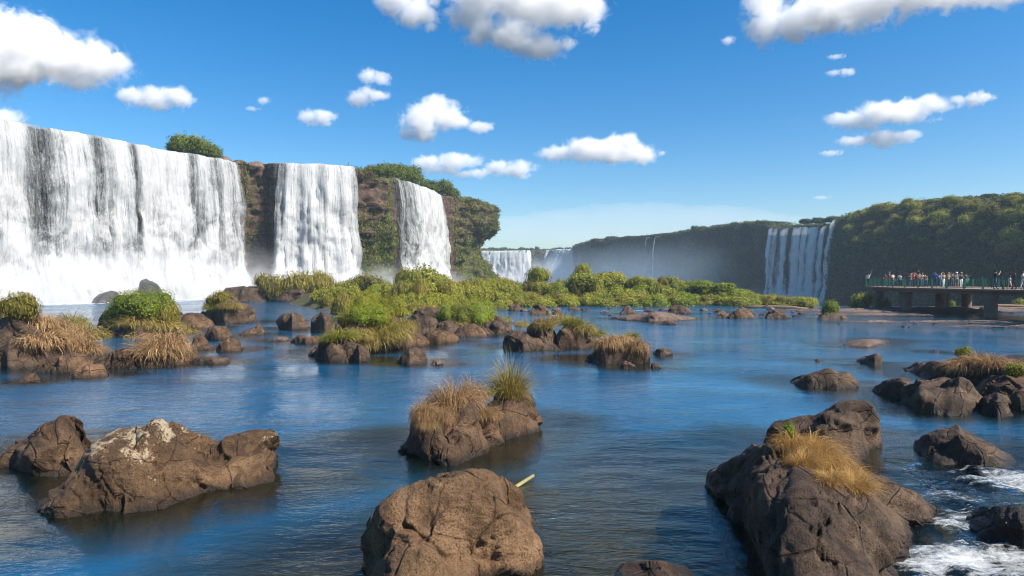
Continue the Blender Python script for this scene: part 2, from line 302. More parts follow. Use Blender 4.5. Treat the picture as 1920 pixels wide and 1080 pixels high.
# ------------------------------------------------------------------ table of rocks: outlines read off the photograph, then given their own depth
# (label, top outline, waterline outline, depth in m, ridge position, material, resolution, options)
ROCKS = [
 ('big lichen-spotted brown boulder at the left foreground with pale crust on its crest', [(46,980),(58,945),(72,925),(95,905),(118,880),(135,850),(165,822),(195,806),(240,800),(258,787),(282,786),(305,803),(340,815),(375,828),(400,826),(418,817),(455,806),(482,806),(500,833),(512,868),(517,897)], [(46,982),(150,970),(260,957),(350,940),(400,932),(440,918),(517,900)], 2.3, .62, 'rock_lichen', 3, {}),
 ('peaked reddish-brown boulder behind the lichen-spotted boulder at the far left', [(-40,862),(0,846),(30,822),(70,800),(105,777),(128,784),(146,812),(147,840),(130,870)], [(-40,872),(40,890),(90,906),(120,895),(147,845)], 1.7, .5, 'rock_brown', 2, {}),
 ('large smooth tan boulder with cracks at the bottom centre of the photo', [(640,1120),(652,1060),(668,1015),(690,970),(712,938),(735,918),(770,903),(805,888),(840,884),(862,878),(892,879),(925,898),(955,925),(978,955),(1000,978),(1012,1002),(1014,1020)], [(640,1150),(720,1170),(800,1160),(900,1125),(970,1075),(1000,1045),(1014,1022)], 2.6, .55, 'rock_tan', 3, {'e': .62}),
 ('dark boulder with dry grass tufts on top in midstream, its left face in shade', [(742,852),(748,825),(760,800),(772,770),(790,752),(830,748),(880,752),(915,765),(938,785),(948,805),(951,826)], [(742,854),(800,862),(850,866),(890,855),(925,840),(951,828)], 2.6, .5, 'rock_brown', 3, {}),
 ('rock carrying the tall straw-coloured tuft, right behind the grass-topped midstream boulder', [(900,810),(905,770),(922,740),(945,725),(975,722),(992,740),(1003,765),(1015,790),(1017,800)], [(900,822),(950,822),(985,812),(1017,802)], 1.8, .5, 'rock_brown', 2, {}),
 ('small rounded stone wedged at the waterline right of the midstream grass boulder', [(942,812),(950,795),(968,786),(985,790),(990,805)], [(942,816),(970,818),(990,808)], .5, .5, 'rock_brown', 1, {}),
 ('broad pitted rock slab at the right foreground with golden grass along its back', [(1366,945),(1370,905),(1378,880),(1400,856),(1425,838),(1455,828),(1500,826),(1550,842),(1600,858),(1640,868),(1690,892),(1728,920),(1750,948),(1758,975),(1756,995)], [(1366,955),(1385,1010),(1410,1070),(1440,1130),(1500,1200),(1580,1220),(1660,1160),(1720,1080),(1756,1000)], 4.6, .68, 'rock_dark', 3, {'e': .85, 'pits': 1, 'cuts': 2}),
 ('humped brown boulder standing directly behind the golden grass of the right slab', [(1448,835),(1452,805),(1468,792),(1500,784),(1540,776),(1565,768),(1585,754),(1605,749),(1630,753),(1645,768),(1658,785),(1660,805),(1652,832)], [(1448,845),(1500,862),(1550,868),(1600,862),(1640,848),(1652,836)], 1.8, .5, 'rock_dark', 2, {}),
 ('wedge-shaped dark rock with a blunt left end beside the white water', [(1736,850),(1738,815),(1760,806),(1785,800),(1800,795),(1825,805),(1850,822),(1880,838),(1905,855),(1920,868)], [(1736,856),(1770,868),(1820,880),(1870,886),(1920,872)], 1.8, .6, 'rock_dark', 2, {'e': .8}),
 ('glistening black rock in the foam at the right edge of the photo', [(1826,990),(1845,962),(1880,948),(1930,945),(1990,965)], [(1826,996),(1870,1018),(1930,1035),(1990,1040)], 1.0, .5, 'rock_wet', 2, {}),
 ('little wet black rock tip below the wedge-shaped rock', [(1812,884),(1830,875),(1848,884),(1860,898)], [(1812,888),(1840,902),(1860,902)], .4, .5, 'rock_wet', 1, {}),
 ('low rock breaking the surface at the bottom edge between the tan boulder and right slab', [(1170,1090),(1190,1065),(1215,1052),(1240,1050),(1275,1060),(1300,1075),(1320,1098)], [(1170,1096),(1240,1130),(1320,1104)], .9, .5, 'rock_brown', 2, {}),
 ('long low dark rock with a pointed left end alone in the blue water', [(1486,716),(1500,708),(1525,700),(1545,694),(1558,689),(1575,699),(1597,696),(1611,708),(1614,724)], [(1486,719),(1520,728),(1570,730),(1614,727)], 1.5, .5, 'rock_dark', 2, {}),
 ('small flat-topped rock alone above the long low rock in the blue water', [(1609,674),(1625,668),(1645,662),(1655,668),(1657,682)], [(1609,677),(1640,685),(1657,685)], .8, .5, 'rock_dark', 1, {}),
 ('biggest dome-shaped boulder of the right-hand rock pile', [(1698,745),(1710,730),(1735,712),(1765,713),(1790,708),(1812,706),(1830,720),(1845,740),(1853,768)], [(1698,752),(1735,776),(1790,780),(1853,772)], 2.0, .55, 'rock_dark', 2, {}),
 ('rounded dark boulder at the left end of the right-hand rock pile', [(1649,735),(1655,715),(1680,709),(1700,707),(1715,712),(1724,735)], [(1649,739),(1690,749),(1724,745)], 1.2, .5, 'rock_dark', 2, {}),
 ('low grey-brown ledge behind the dome boulder of the right-hand pile', [(1696,692),(1720,681),(1745,676),(1790,682),(1830,692),(1850,705)], [(1696,696),(1760,712),(1850,720)], 2.0, .5, 'rock_dark', 2, {}),
 ('brown boulder at the right edge of the photo beside the dome boulder', [(1838,745),(1850,718),(1880,704),(1915,698),(1970,705),(1990,750)], [(1838,756),(1890,770),(1990,775)], 1.9, .5, 'rock_brown', 2, {}),
 ('lower block leaning on the dome boulder at the foot of the right-hand pile', [(1842,770),(1850,745),(1870,735),(1890,742),(1898,765)], [(1842,776),(1875,782),(1898,774)], .7, .5, 'rock_dark', 1, {}),
 ('dark rock under the dry tufts at the top of the right-hand pile', [(1770,700),(1790,672),(1830,662),(1880,668),(1930,665),(1990,700)], [(1770,710),(1850,722),(1990,725)], 2.4, .5, 'rock_wet', 2, {}),
 ('long reddish pebbly shoal breaking the water below the footbridge', [(1586,648),(1600,640),(1625,635),(1650,636),(1672,638)], [(1586,650),(1630,652),(1672,641)], 2.6, .6, 'rock_pink', 1, {'e': 1.0}),
 ('tiny flat stone left of the small flat-topped rock', [(1526,676),(1534,672),(1543,676)], [(1526,677),(1543,678)], .4, .5, 'rock_pink', 1, {}),
 ('tiny flat stone above the dry tufts of the right-hand pile', [(1744,659),(1754,655),(1764,659)], [(1744,660),(1764,661)], .4, .5, 'rock_dark', 1, {}),
 ('small dark rounded stone right of the grassy midstream ledge', [(1227,663),(1236,654),(1248,652),(1260,657),(1263,664)], [(1227,665),(1245,668),(1263,666)], .7, .5, 'rock_dark', 1, {}),
 ('smaller dark stone just below the rounded stone by the grassy ledge', [(1217,688),(1227,679),(1237,683),(1241,689)], [(1217,690),(1241,691)], .4, .5, 'rock_dark', 1, {}),
 ('pale brown pyramid-shaped stone at the foot of the grassy midstream ledge', [(1164,688),(1172,676),(1182,679),(1193,688)], [(1164,690),(1193,691)], .5, .5, 'rock_brown', 1, {}),
 # grassy ledge in the middle
 ('sculpted low dark rock at the left end of the grassy midstream ledge', [(938,645),(950,628),(970,621),(990,623),(1012,635),(1030,648)], [(938,650),(975,658),(1030,656)], 1.8, .4, 'rock_dark', 2, {}),
 ('tilted dark rock with a pointed top second from the left on the grassy ledge', [(980,640),(990,612),(1003,598),(1020,598),(1035,608),(1048,632),(1050,650)], [(980,652),(1020,656),(1050,654)], 2.2, .5, 'rock_dark', 2, {}),
 ('square brown block with a sunlit face in the middle of the grassy ledge', [(1042,652),(1046,618),(1060,605),(1085,610),(1105,625),(1122,645)], [(1042,655),(1090,654),(1123,648)], 2.2, .5, 'rock_brown', 2, {'e': .4}),
 ('dark shaded rock with overhanging dry grass at the right end of the grassy ledge', [(1096,674),(1112,655),(1130,636),(1160,632),(1195,636),(1212,645),(1216,672)], [(1096,678),(1130,684),(1180,684),(1216,680)], 2.6, .5, 'rock_dark', 2, {'e': .45}),
 # big grassy island centre left
 ('craggy dark rock at the front left foot of the bushy green islet', [(575,664),(590,645),(610,632),(640,628),(660,640),(680,652),(688,672)], [(575,668),(620,679),(688,679)], 1.8, .5, 'rock_dark', 2, {}),
 ('upright shaded block at the front of the bushy green islet', [(648,672),(655,652),(668,645),(682,655),(686,674)], [(648,677),(670,680),(686,677)], .8, .4, 'rock_dark', 1, {}),
 ('broad rock body under the grass of the bushy green islet', [(612,655),(618,610),(640,592),(690,585),(735,590),(762,610),(770,645)], [(612,662),(680,662),(740,655),(770,648)], 4.0, .5, 'rock_dark', 2, {}),
 ('light brown flat-faced boulder right of the bushy green islet', [(734,648),(745,630),(765,620),(785,622),(800,632),(807,645)], [(734,652),(765,653),(807,647)], 1.4, .5, 'rock_brown', 1, {}),
 ('long low flat-topped boulder beside the light brown boulder near the bushy islet', [(794,640),(800,622),(825,619),(850,621),(858,632),(860,641)], [(794,643),(825,644),(860,642)], 1.4, .5, 'rock_brown', 1, {'e': .45}),
 ('dark two-humped rock alone in the water below the light brown boulder', [(741,680),(752,668),(766,655),(780,650),(795,658),(801,675)], [(741,682),(770,684),(801,679)], 1.1, .5, 'rock_dark', 1, {}),
 ('small tan stone right of the dark two-humped rock', [(808,683),(814,675),(824,674),(831,681)], [(808,685),(831,684)], .5, .5, 'rock_pink', 1, {}),
 ('dark angular rock left of the bent driftwood branch', [(764,622),(775,600),(795,590),(815,598),(825,620)], [(764,628),(825,628)], 1.5, .5, 'rock_dark', 1, {}),
 ('dark rock pile stone under the bent driftwood branch', [(812,620),(822,604),(840,600),(858,610),(868,625)], [(812,628),(868,628)], 1.5, .5, 'rock_dark', 1, {}),
 ('low rugged rock below the bright green bush of the rock pile', [(850,626),(862,612),(885,606),(905,614),(914,628)], [(850,632),(914,632)], 1.5, .5, 'rock_brown', 1, {}),
 ('angular rock under the right part of the bright green bush', [(900,620),(910,605),(930,600),(945,610),(950,622)], [(900,626),(950,626)], 1.4, .5, 'rock_dark', 1, {}),
 ('dark rock at the right end of the pile, under a small dry tuft', [(936,618),(945,602),(958,605),(962,620)], [(936,622),(962,622)], 1.0, .5, 'rock_dark', 1, {}),
 ('dark rubble shelf at the back of the pile, between the islet and the bright bush', [(758,600),(770,582),(800,574),(830,578),(850,590),(880,585),(930,592),(945,604)], [(758,612),(850,614),(945,610)], 3.0, .5, 'rock_dark', 2, {}),
 ('dark blocky boulder upstream, left of the bushy green islet', [(521,612),(524,595),(535,587),(555,586),(575,595),(582,612)], [(521,616),(550,619),(582,615)], 1.8, .5, 'rock_dark', 1, {'e': .4}),
 ('rounded dark boulder between the blocky boulder and the bushy green islet', [(582,616),(588,595),(598,584),(615,588),(628,602),(632,620)], [(582,621),(610,624),(632,622)], 1.8, .5, 'rock_dark', 1, {}),
 ('small reddish flat stone left of the low twin stones', [(507,637),(520,631),(535,631),(541,636)], [(507,639),(541,639)], .8, .5, 'rock_pink', 1, {}),
 ('low brown twin-humped flat rock left of the craggy rock', [(543,638),(560,627),(575,632),(590,628),(608,640)], [(543,642),(575,645),(608,643)], 1.3, .5, 'rock_brown', 1, {}),
 # left group
 ('large dark leaning rock in shadow at the left edge under dry grass', [(-60,620),(-20,596),(10,586),(24,596),(40,606),(80,622),(120,640),(165,652),(205,665)], [(-60,690),(20,692),(80,688),(140,680),(205,674)], 3.4, .45, 'rock_dark', 2, {'e': .45}),
 ('broad grey-brown flat boulder at the waterline of the left group', [(60,690),(78,678),(100,670),(135,663),(165,664),(182,680)], [(60,697),(110,700),(182,695)], 1.2, .5, 'rock_brown', 2, {}),
 ('light brown ridged stone in front of the flat boulder at the left', [(131,702),(145,690),(165,683),(190,682),(204,700)], [(131,707),(170,708),(204,704)], .8, .5, 'rock_tan', 1, {}),
 ('small curled stone low in the water at the left edge of the photo', [(31,715),(45,706),(58,700),(66,698),(75,712)], [(31,718),(75,716)], .5, .5, 'rock_brown', 1, {}),
 ('rounded pebble left of the broad flat boulder', [(60,694),(68,684),(80,681),(90,690)], [(60,697),(90,697)], .5, .5, 'rock_brown', 1, {}),
 ('square grey boulder left of the shaggy dry grass mound', [(196,684),(202,664),(220,653),(240,652),(257,665),(259,688)], [(196,689),(230,691),(259,690)], 1.3, .45, 'rock_brown', 2, {'e': .45}),
 ('long flat-faced grey boulder under the shaggy dry grass mound', [(253,684),(258,662),(280,650),(320,645),(350,645),(359,660),(359,676)], [(253,690),(300,688),(340,683),(359,680)], 2.0, .45, 'rock_brown', 2, {'e': .4}),
 ('dark rock under the round green bush of the left group', [(186,610),(195,590),(220,580),(270,578),(310,585),(330,610)], [(186,622),(260,632),(330,626)], 3.0, .5, 'rock_dark', 2, {}),
 ('striped brown boulder between the green bush and the cone rock', [(318,610),(330,594),(350,586),(372,587),(392,600),(398,612)], [(318,616),(360,618),(398,615)], 1.8, .5, 'rock_brown', 1, {}),
 ('brown wedge stone in the stream below the striped boulder', [(380,632),(390,615),(405,611),(425,612),(434,630)], [(380,636),(410,638),(434,634)], 1.2, .5, 'rock_brown', 1, {}),
 ('pyramid-shaped stone in front of the brown wedge stone', [(403,655),(415,640),(428,632),(445,637),(456,652)], [(403,659),(430,660),(456,656)], 1.0, .5, 'rock_brown', 1, {}),
 ('flat slab of stone lying in the water right of the long grey boulder', [(357,678),(365,671),(400,669),(422,670),(428,678)], [(357,681),(400,683),(428,681)], .6, .5, 'rock_dark', 1, {'e': .4}),
 ('reddish low rock behind the long flat-faced grey boulder', [(355,650),(362,630),(375,625),(386,640),(388,650)], [(355,655),(388,654)], 1.0, .5, 'rock_brown', 1, {}),
 ('low flat stone between the reddish rock and the pyramid stone', [(366,653),(380,647),(400,648),(407,653)], [(366,656),(407,655)], .6, .5, 'rock_brown', 1, {}),
 ('steep cone-shaped dark rock with a grass cap before the falls', [(374,602),(382,575),(392,555),(405,546),(425,552),(440,565),(458,570),(470,590),(475,601)], [(374,605),(420,608),(475,604)], 3.0, .5, 'rock_dark', 2, {}),
 ('low brown rock with a raised tip in the rapids right of the cone rock', [(446,626),(460,620),(475,616),(486,608),(492,612),(497,624)], [(446,629),(497,627)], 1.0, .5, 'rock_brown', 1, {}),
 # in front of the bushy island and bridge
 ('long flat brown rock shelf in the blue water before the bushy island', [(1158,596),(1180,590),(1210,586),(1240,584),(1270,590),(1305,596)], [(1158,599),(1230,604),(1305,599)], 2.5, .5, 'rock_pink', 1, {'e': .9}),
 ('small dark flat rock at the front of the brown rock shelf', [(1238,606),(1250,601),(1262,601),(1268,607)], [(1238,608),(1268,609)], 1.0, .5, 'rock_dark', 1, {}),
 ('dark pointed rock behind the brown rock shelf', [(1162,587),(1172,575),(1180,572),(1188,580),(1193,588)], [(1162,589),(1193,589)], 1.5, .5, 'rock_dark', 1, {}),
 ('broad dark boulder right of the pointed rock on the island shore', [(1250,586),(1257,574),(1275,571),(1292,578),(1300,587)], [(1250,588),(1300,589)], 1.8, .5, 'rock_dark', 1, {}),
 ('grey humped boulder on the shore left of the driftwood log', [(1366,594),(1376,582),(1390,575),(1405,580),(1414,594)], [(1366,597),(1414,597)], 1.8, .5, 'rock_brown', 1, {}),
 ('low rounded boulder just left of the grey humped boulder', [(1344,593),(1352,587),(1366,587),(1373,594)], [(1344,596),(1373,596)], 1.0, .5, 'rock_brown', 1, {}),
 ('rounded boulder under the middle of the driftwood log', [(1434,594),(1444,583),(1458,579),(1472,586),(1480,595)], [(1434,597),(1480,598)], 1.6, .5, 'rock_dark', 1, {}),
 ('dark rock carrying a single green shrub in the open water left of the bridge', [(1532,597),(1545,586),(1560,580),(1575,588),(1592,596)], [(1532,599),(1592,599)], 1.8, .5, 'rock_dark', 1, {}),
 ('grey boulder at the left shore of the bushy island', [(993,586),(1000,574),(1012,570),(1026,576),(1036,588)], [(993,590),(1036,590)], 1.6, .5, 'rock_brown', 1, {}),
 ('dark boulder at the island shore above the pointed ledge rock', [(952,580),(958,571),(970,570),(980,581)], [(952,583),(980,583)], 1.3, .5, 'rock_dark', 1, {}),
]
FOOT = []        # (x, y, r) of each rock at the waterline, for the shallows round it
for lab, top, bas, D, rf, mt, res, op in ROCKS:
    for px in np.linspace(bas[0][0], bas[-1][0], 9):
        q = Wt(px, np.interp(px, [b[0] for b in bas], [b[1] for b in bas])); FOOT.append((q[0], q[1]+D*.4, D*.45))
FOOT = np.array(FOOT)

LPATH = [(-300,182,86),(-60,220,97),(0,229,101),(100,245,107),(200,262,114),(300,283,123),(400,298,132),(446,309,137),(458,312,139.5),(480,309,140.5),(504,307,140.5),(512,307,139),(600,310,141),(656,315,143.5),(666,318,147),(700,325,151),(722,335,155),(732,334,156),(800,356,176),(817,366,185),(845,368,191),(880,376,202),(905,384,214),(914,396,226),(905,402,240),(880,408,262)]       # the lip of the left cliff

# ------------------------------------------------------------------ ground, river bed, water
gx = np.concatenate([np.linspace(-1200, -200, 11), np.linspace(-160, 160, 33), np.linspace(200, 1200, 11)]); gy = np.concatenate([np.linspace(-300, 80, 20), np.linspace(100, 700, 31), np.linspace(760, 1250, 8)])
X, Y = np.meshgrid(gx, gy, indexing='ij'); pts = np.stack([X.ravel(), Y.ravel(), np.zeros(X.size)], 1)
pts[:, 2] = -14+0.8*fbm(pts/40, 3, 5)
link('ground', mk_mesh('ground', pts, grid_faces(len(gx), len(gy))[:, ::-1], M['soil']), kind='structure')

def yedge(x): return np.interp(x, [-200, -60, -20, 15, 35, 60, 200], [125, 128, 124, 100, 93, 91, 88])
def river(name, zf, mat, xs, ts, extra=None):
    # rows run from behind the camera to the lip of the river terrace
    Xg, Tg = np.meshgrid(xs, ts, indexing='ij'); Yg = -25+Tg*(yedge(Xg)+25)
    p = np.stack([Xg.ravel(), Yg.ravel(), np.zeros(Xg.size)], 1); p[:, 2] = zf(p); at = extra(p) if extra else None
    return mk_mesh(name, p, grid_faces(len(xs), len(ts))[:, ::-1], M[mat], at)
xs = np.concatenate([np.linspace(-200, -85, 16), np.linspace(-80, -12, 137), np.linspace(-11.8, 14, 216), np.linspace(14.3, 70, 150), np.linspace(75, 200, 12)])
ts = np.concatenate([np.linspace(0, .17, 6), np.linspace(.18, .42, 190), np.linspace(.423, 1, 170)])
def shallow(p):
    s = np.zeros(len(p))
    for a in range(0, len(p), 20000):
        q = p[a:a+20000]; d = np.sqrt((q[:, None, 0]-FOOT[None, :, 0])**2+(q[:, None, 1]-FOOT[None, :, 1])**2)-FOOT[None, :, 2]
        s[a:a+20000] = np.clip(1.0-(d.min(1)-.1)/np.where(q[:, None, 1] < 17, 2.1, 1.3)[:, 0], 0, 1)
    n = fbm(p/5.0, 4, 77)
    s = np.maximum(s, np.clip((n-.7)*1.6, 0, .4))
    # the gravelly shallows in front of and under the footbridge
    g = np.exp(-((p[:, 0]-40)/18)**2-((p[:, 1]-66)/20)**2)*1.0
    return np.clip(np.maximum(s, g*np.clip(.75+.9*fbm(p/np.array((9, 2.5, 1)), 4, 31), 0, 1)), 0, 1)
def blob(p, px, py, rx, ry):
    c = Wt(px, py); return np.exp(-((p[:, 0]-c[0])/rx)**2-((p[:, 1]-c[1])/ry)**2)
def foam(p):
    f = np.zeros(len(p))
    for px, py, rx, ry, a in ((1800, 1050, 1.1, .8, .56), (1735, 1060, .7, .8, .52), (1900, 900, 1.0, .9, .55), (1845, 975, .9, 1.1, .48), (1780, 930, .9, 1.0, .42), (1930, 1050, 1.1, 1.0, .52), (1860, 905, .9, .7, .5), (1880, 1075, 1.0, .7, .54), (1770, 985, .7, .7, .47), (1800, 880, 1.0, .4, .45),
                              (1850, 603, 6.5, 1.6, .50), (1905, 611, 3, 1.2, .45), (1690, 592, 3, .8, .38), (450, 612, 2.5, 1.2, .36), (25, 718, 2.0, .6, .36), (1880, 700, 2, .8, .25),
                              (1020, 581, 5, 1.5, .35), (1230, 582, 9, 1.6, .36), (1420, 580, 9, 1.6, .36), (590, 618, 2, 1, .36), (1870, 770, 1.6, .7, .36), (1710, 880, .8, .5, .33)):
        f = np.maximum(f, (a+(.11 if py > 840 else 0))*blob(p, px, py, rx*1.15, ry*1.15))
    # churned water along the foot of the left falls
    L_ = np.array([P(x, y, Yd)[:2] for x, y, Yd in LPATH]); L_ = np.stack([np.interp(np.linspace(0, len(L_)-1, 60), np.arange(len(L_)), L_[:, i]) for i in (0, 1)], 1)
    d = np.full(len(p), 99.0)
    for a in L_: d = np.minimum(d, np.hypot(p[:, 0]-a[0], p[:, 1]-a[1]))
    f = np.maximum(f, np.where(p[:, 1] > 55, .64*np.clip(1-(d-11+6*fbm(p/8, 4, 55))/17, 0, 1), 0))
    return f
def wattr(p):
    fo = foam(p); return {'shallow': ('POINT', shallow(p)), 'foam': ('POINT', fo), 'rough': ('POINT', np.clip(fo*1.6+np.clip((p[:, 1]-35)/60, 0, .6), 0, 1))}
def wz(p):
    fo = foam(p); near = np.clip(1-(p[:, 1]-14)/30, 0, 1)
    return fo*(.34*fbm(p*np.array((1.1, 1.6, 1)), 4, 8)+.02)+.018*near*fbm(p*np.array((.9, 1.7, 1)), 3, 21)
link('river_water', river('river_water', wz, 'water', xs, ts, wattr), kind='structure')
xb = np.linspace(-200, 200, 200); tb = np.linspace(0, 1, 260)
k = N('river_bed'); co = k.n('TexCoord').outputs['Object']; n1 = k.noise(co, .5, 6, .65); n2 = k.noise(co, 5, 5, .7)
spx = k.n('SeparateXYZ'); k.set(spx.inputs[0], co); pk = k.ramp(k.math('DIVIDE', spx.outputs[1], 80), [(.45, 0.0), (.75, 1.0)])
c1 = k.ramp(k.math('ADD', k.math('MULTIPLY', n1, .6), k.math('MULTIPLY', n2, .4)), [(.35, (.022, .020, .006)), (.5, (.065, .052, .013)), (.65, (.11, .085, .03))]); c2 = k.ramp(n2, [(.3, (.13, .085, .065)), (.7, (.32, .22, .175))])
k.set(k.b.inputs['Base Color'], k.mix(pk, c1, c2)); k.b.inputs['Roughness'].default_value = .9; M['bed'] = k.m
link('river_bed', river('river_bed', lambda p: -.62+.22*fbm(p/2.2, 4, 3)-np.where(p[:, 1] > 45, -.25, 0), 'bed', xb, tb), kind='structure')

# ------------------------------------------------------------------ cliffs
class Cliff:
    """a rock wall along a path; path = [(x_photo, y_top_photo, Y)]"""
    def __init__(s, path, side, step, back):
        a = np.array([np.append(P(x, y, Yd), x) for x, y, Yd in path]); d = np.r_[0, np.cumsum(np.hypot(np.diff(a[:, 0]), np.diff(a[:, 1])))]
        s.S = np.arange(0, d[-1], step); s.q = np.stack([np.interp(s.S, d, a[:, i]) for i in range(4)], 1)      # x, y, ztop, px
        w_ = 9; ker = np.hanning(w_+2)[1:-1]; ker /= ker.sum()
        for i in range(3): s.q[:, i] = np.convolve(np.pad(s.q[:, i], w_//2, 'edge'), ker, 'valid')
        t = np.gradient(s.q[:, :2], axis=0); t = np.stack([np.convolve(np.pad(t[:, i], 12, 'edge'), np.ones(25)/25, 'valid') for i in (0, 1)], 1); t /= np.linalg.norm(t, axis=1)[:, None]
        s.n = np.stack([t[:, 1], -t[:, 0]], 1)*side; s.back = np.array(back)/np.linalg.norm(back); s.step = step
    def wall(s, zbot, vstep, off, moss, rim=(.6, 1.6, 4, 9, 18, 40, 90, 160)):
        m = int((s.q[:, 2].max()-zbot)/vstep); T = np.linspace(0, 1, m); n = len(s.S)
        z = zbot+T[None, :]*(s.q[:, 2][:, None]-zbot); px = np.repeat(s.q[:, 3][:, None], m, 1)
        base = np.stack([np.repeat(s.q[:, 0][:, None], m, 1), np.repeat(s.q[:, 1][:, None], m, 1), z], -1).reshape(-1, 3)
        o = off(base, px.ravel(), np.tile(T, n)); nn = np.repeat(s.n, m, 0); p = base.copy(); p[:, :2] += nn*o[:, None]
        ms = moss(base, px.ravel(), np.tile(T, n)); p = p.reshape(n, m, 3); ms = ms.reshape(n, m)
        last = p[:, -1]; rows = [p]; mr = [ms]
        for r_ in rim:
            q = last.copy(); dirn = s.back[None, :] if r_ > 5 else -s.n
            q[:, :2] += dirn*r_; q[:, 2] += .15*gnoise(q/2, 4)*min(r_, 2)-.002*r_; rows.append(q[:, None]); mr.append(np.full((n, 1), .3))
        p = np.concatenate(rows, 1); ms = np.concatenate(mr, 1); s.shape = p.shape[:2]; s.mainrows = m
        s.P = p; s.moss = ms
        return p.reshape(-1, 3), grid_faces(*s.shape), ms.ravel()
    def at(s, px): # index along the wall of a photo column
        return int(np.argmin(np.abs(s.q[:int(s.q[:, 3].argmax())+1, 3]-px)))
    def sheet(s, px0, px1, zbot, dens, out=1.2, flare=2.0, seed=0, v=1.25, ztrim=0.0, ns=.33, nv=.4, top=True, ridge=.45, slant=0.0):
        i0, i1 = sorted((s.at(px0), s.at(px1))); S = np.arange(s.S[i0], s.S[i1], ns); qi = [np.interp(S, s.S, s.q[:, i]) for i in range(4)]; ni = np.stack([np.interp(S, s.S, s.n[:, i]) for i in (0, 1)], 1)
        H = qi[2].max()-zbot; m = int(H/nv); T = np.linspace(0, 1, m)   # T: 0 at the lip, 1 at the foot
        pre = np.array([-3.0, -2.0, -1.1, -.4]) if top else np.array([])
        rows = []; U = []; V = []
        for r_ in pre:
            rows.append(np.stack([qi[0]+ni[:, 0]*(out+r_), qi[1]+ni[:, 1]*(out+r_), qi[2]+.25-ztrim-.05*(r_+3)], 1)); V.append(np.full(len(S), H-r_*.8))
        for t in T:
            drop = t*(qi[2]-zbot); o = out+v*np.sqrt(2*drop/9.8)*.9+flare*max(0, (t-.72)/.28)**1.6
            rows.append(np.stack([qi[0]+ni[:, 0]*o+slant*drop, qi[1]+ni[:, 1]*o, qi[2]-drop-ztrim+(.12 if t == 0 else 0)], 1)); V.append(H-drop)
        p = np.stack(rows, 1); n, mm = p.shape[:2]; u = np.repeat(S[:, None], mm, 1).ravel(); vv = np.stack(V, 1).ravel(); flat = p.reshape(-1, 3)
        lipn = .55*fbm(np.stack([u*.45, u*0, np.full(len(u), seed*2.2)], 1), 4, seed+8)
        flat[:, 2] += lipn*np.exp(-np.clip((vv.max()-vv)/4, 0, 9))
        rel = .95*fbm(np.stack([u*.30, vv*.16, np.full(len(u), seed*1.9)], 1), 4, seed+11)*np.clip((vv.max()-vv)/14, 0, 1)+ridge*1.5*fbm(np.stack([u*.55, vv*.035, np.full(len(u), seed*7.7)], 1), 3, seed)+.22*fbm(np.stack([u*1.8, vv*.16, np.full(len(u), seed*3.1)], 1), 3, seed+3)
        Tt = np.r_[np.zeros(len(pre)), T]; nn = np.repeat(ni, mm, 0); flat[:, :2] += nn*(rel*np.tile(.25+1.1*np.clip(Tt*3, 0, 1), n))[:, None]
        de = dens(np.repeat(qi[3], mm), np.tile(Tt, n))
        edge = np.minimum(np.repeat(S-S[0], mm), np.repeat(S[-1]-S, mm)); de = de-.35*np.clip(1-edge/1.6, 0, 1)
        return flat, grid_faces(n, mm), np.stack([u, vv], 1), de

def gz(x, c, w_): return np.exp(-((x-c)/w_)**2)
LC = Cliff(LPATH, 1, .38, (-.9, .44))
def loff(p, px, T):
    lump = 1.5*fbm(p/np.array((5, 5, 9.)), 4, 2)+.8*billow(p/np.array((2.4, 2.4, 5.)), 3, 6)+.5*fbm(p/np.array((4, 4, .9)), 2, 9)
    head = np.clip((px-835)/40, 0, 1); waist = -4.6*np.exp(-((T-.50)/.17)**2)*gz(px, 905, 30)+1.6*np.clip((T-.66)/.1, 0, 1)*gz(px, 908, 25)+2.6*np.clip((.3-T)/.3, 0, 1)*head
    wet = 1-gz(px, 690, 36)-head; falls = np.clip(wet, .25, 1)
    led = .9*np.clip(fbm(np.stack([p[:, 0]/7, p[:, 1]/7, p[:, 2]/1.7], 1), 3, 71)*3, -1, 1)+.8*np.clip(fbm(np.stack([p[:, 0]/2.2, p[:, 1]/2.2, p[:, 2]/9], 1), 3, 73)*3, -1, 1)
    return lump*np.where(falls > .6, .55, .95)+led*np.where(falls > .6, .25, .8)+waist-.8*np.where(px < 450, 1, 0)+1.5*np.clip((.25-T)/.25, 0, 1)
def lmoss(p, px, T):
    m = .2+.55*gz(px, 690, 40)*np.clip(1.2-1.6*T, 0, 1)+.4*gz(px, 722, 12)+.38*np.clip((px-838)/20, 0, 1)*np.clip(1.25-T*.9, 0, 1)+.25*gz(px, 470, 25)
    return np.clip(m, 0, 1)
v_, f_, ms_ = LC.wall(-1.0, .38, loff, lmoss); pxv = np.repeat(LC.q[:, 3], LC.shape[1]); wt_ = np.clip((448-pxv)/6, 0, 1)+np.clip(1-np.abs(pxv-588)/78, 0, 1)**.3+np.clip(1-np.abs(pxv-778)/50, 0, 1)**.4
link('cliff', mk_mesh('cliff', v_, f_, M['cliff'], {'moss': ('POINT', ms_), 'wet': ('POINT', wt_)}), kind='structure')

FC = Cliff([(700,455,600),(880,469,585),(905,471,570),(990,470,565),(1000,470,590),(1035,470,590),(1045,468,562),(1092,467,545),(1105,462,540)], 1, 1.2, (0, 1))
v_, f_, ms_ = FC.wall(-14, 1.2, lambda p, px, T: 2.5*fbm(p/9, 4, 12)+np.where((px > 990) & (px < 1040), 4*(1-T), 0), lambda p, px, T: np.full(len(p), .45), (1, 3, 8, 20, 60, 160, 400))
link('cliff', mk_mesh('cliff', v_, f_, M['cliff_shade'], {'moss': ('POINT', ms_)}), kind='structure')

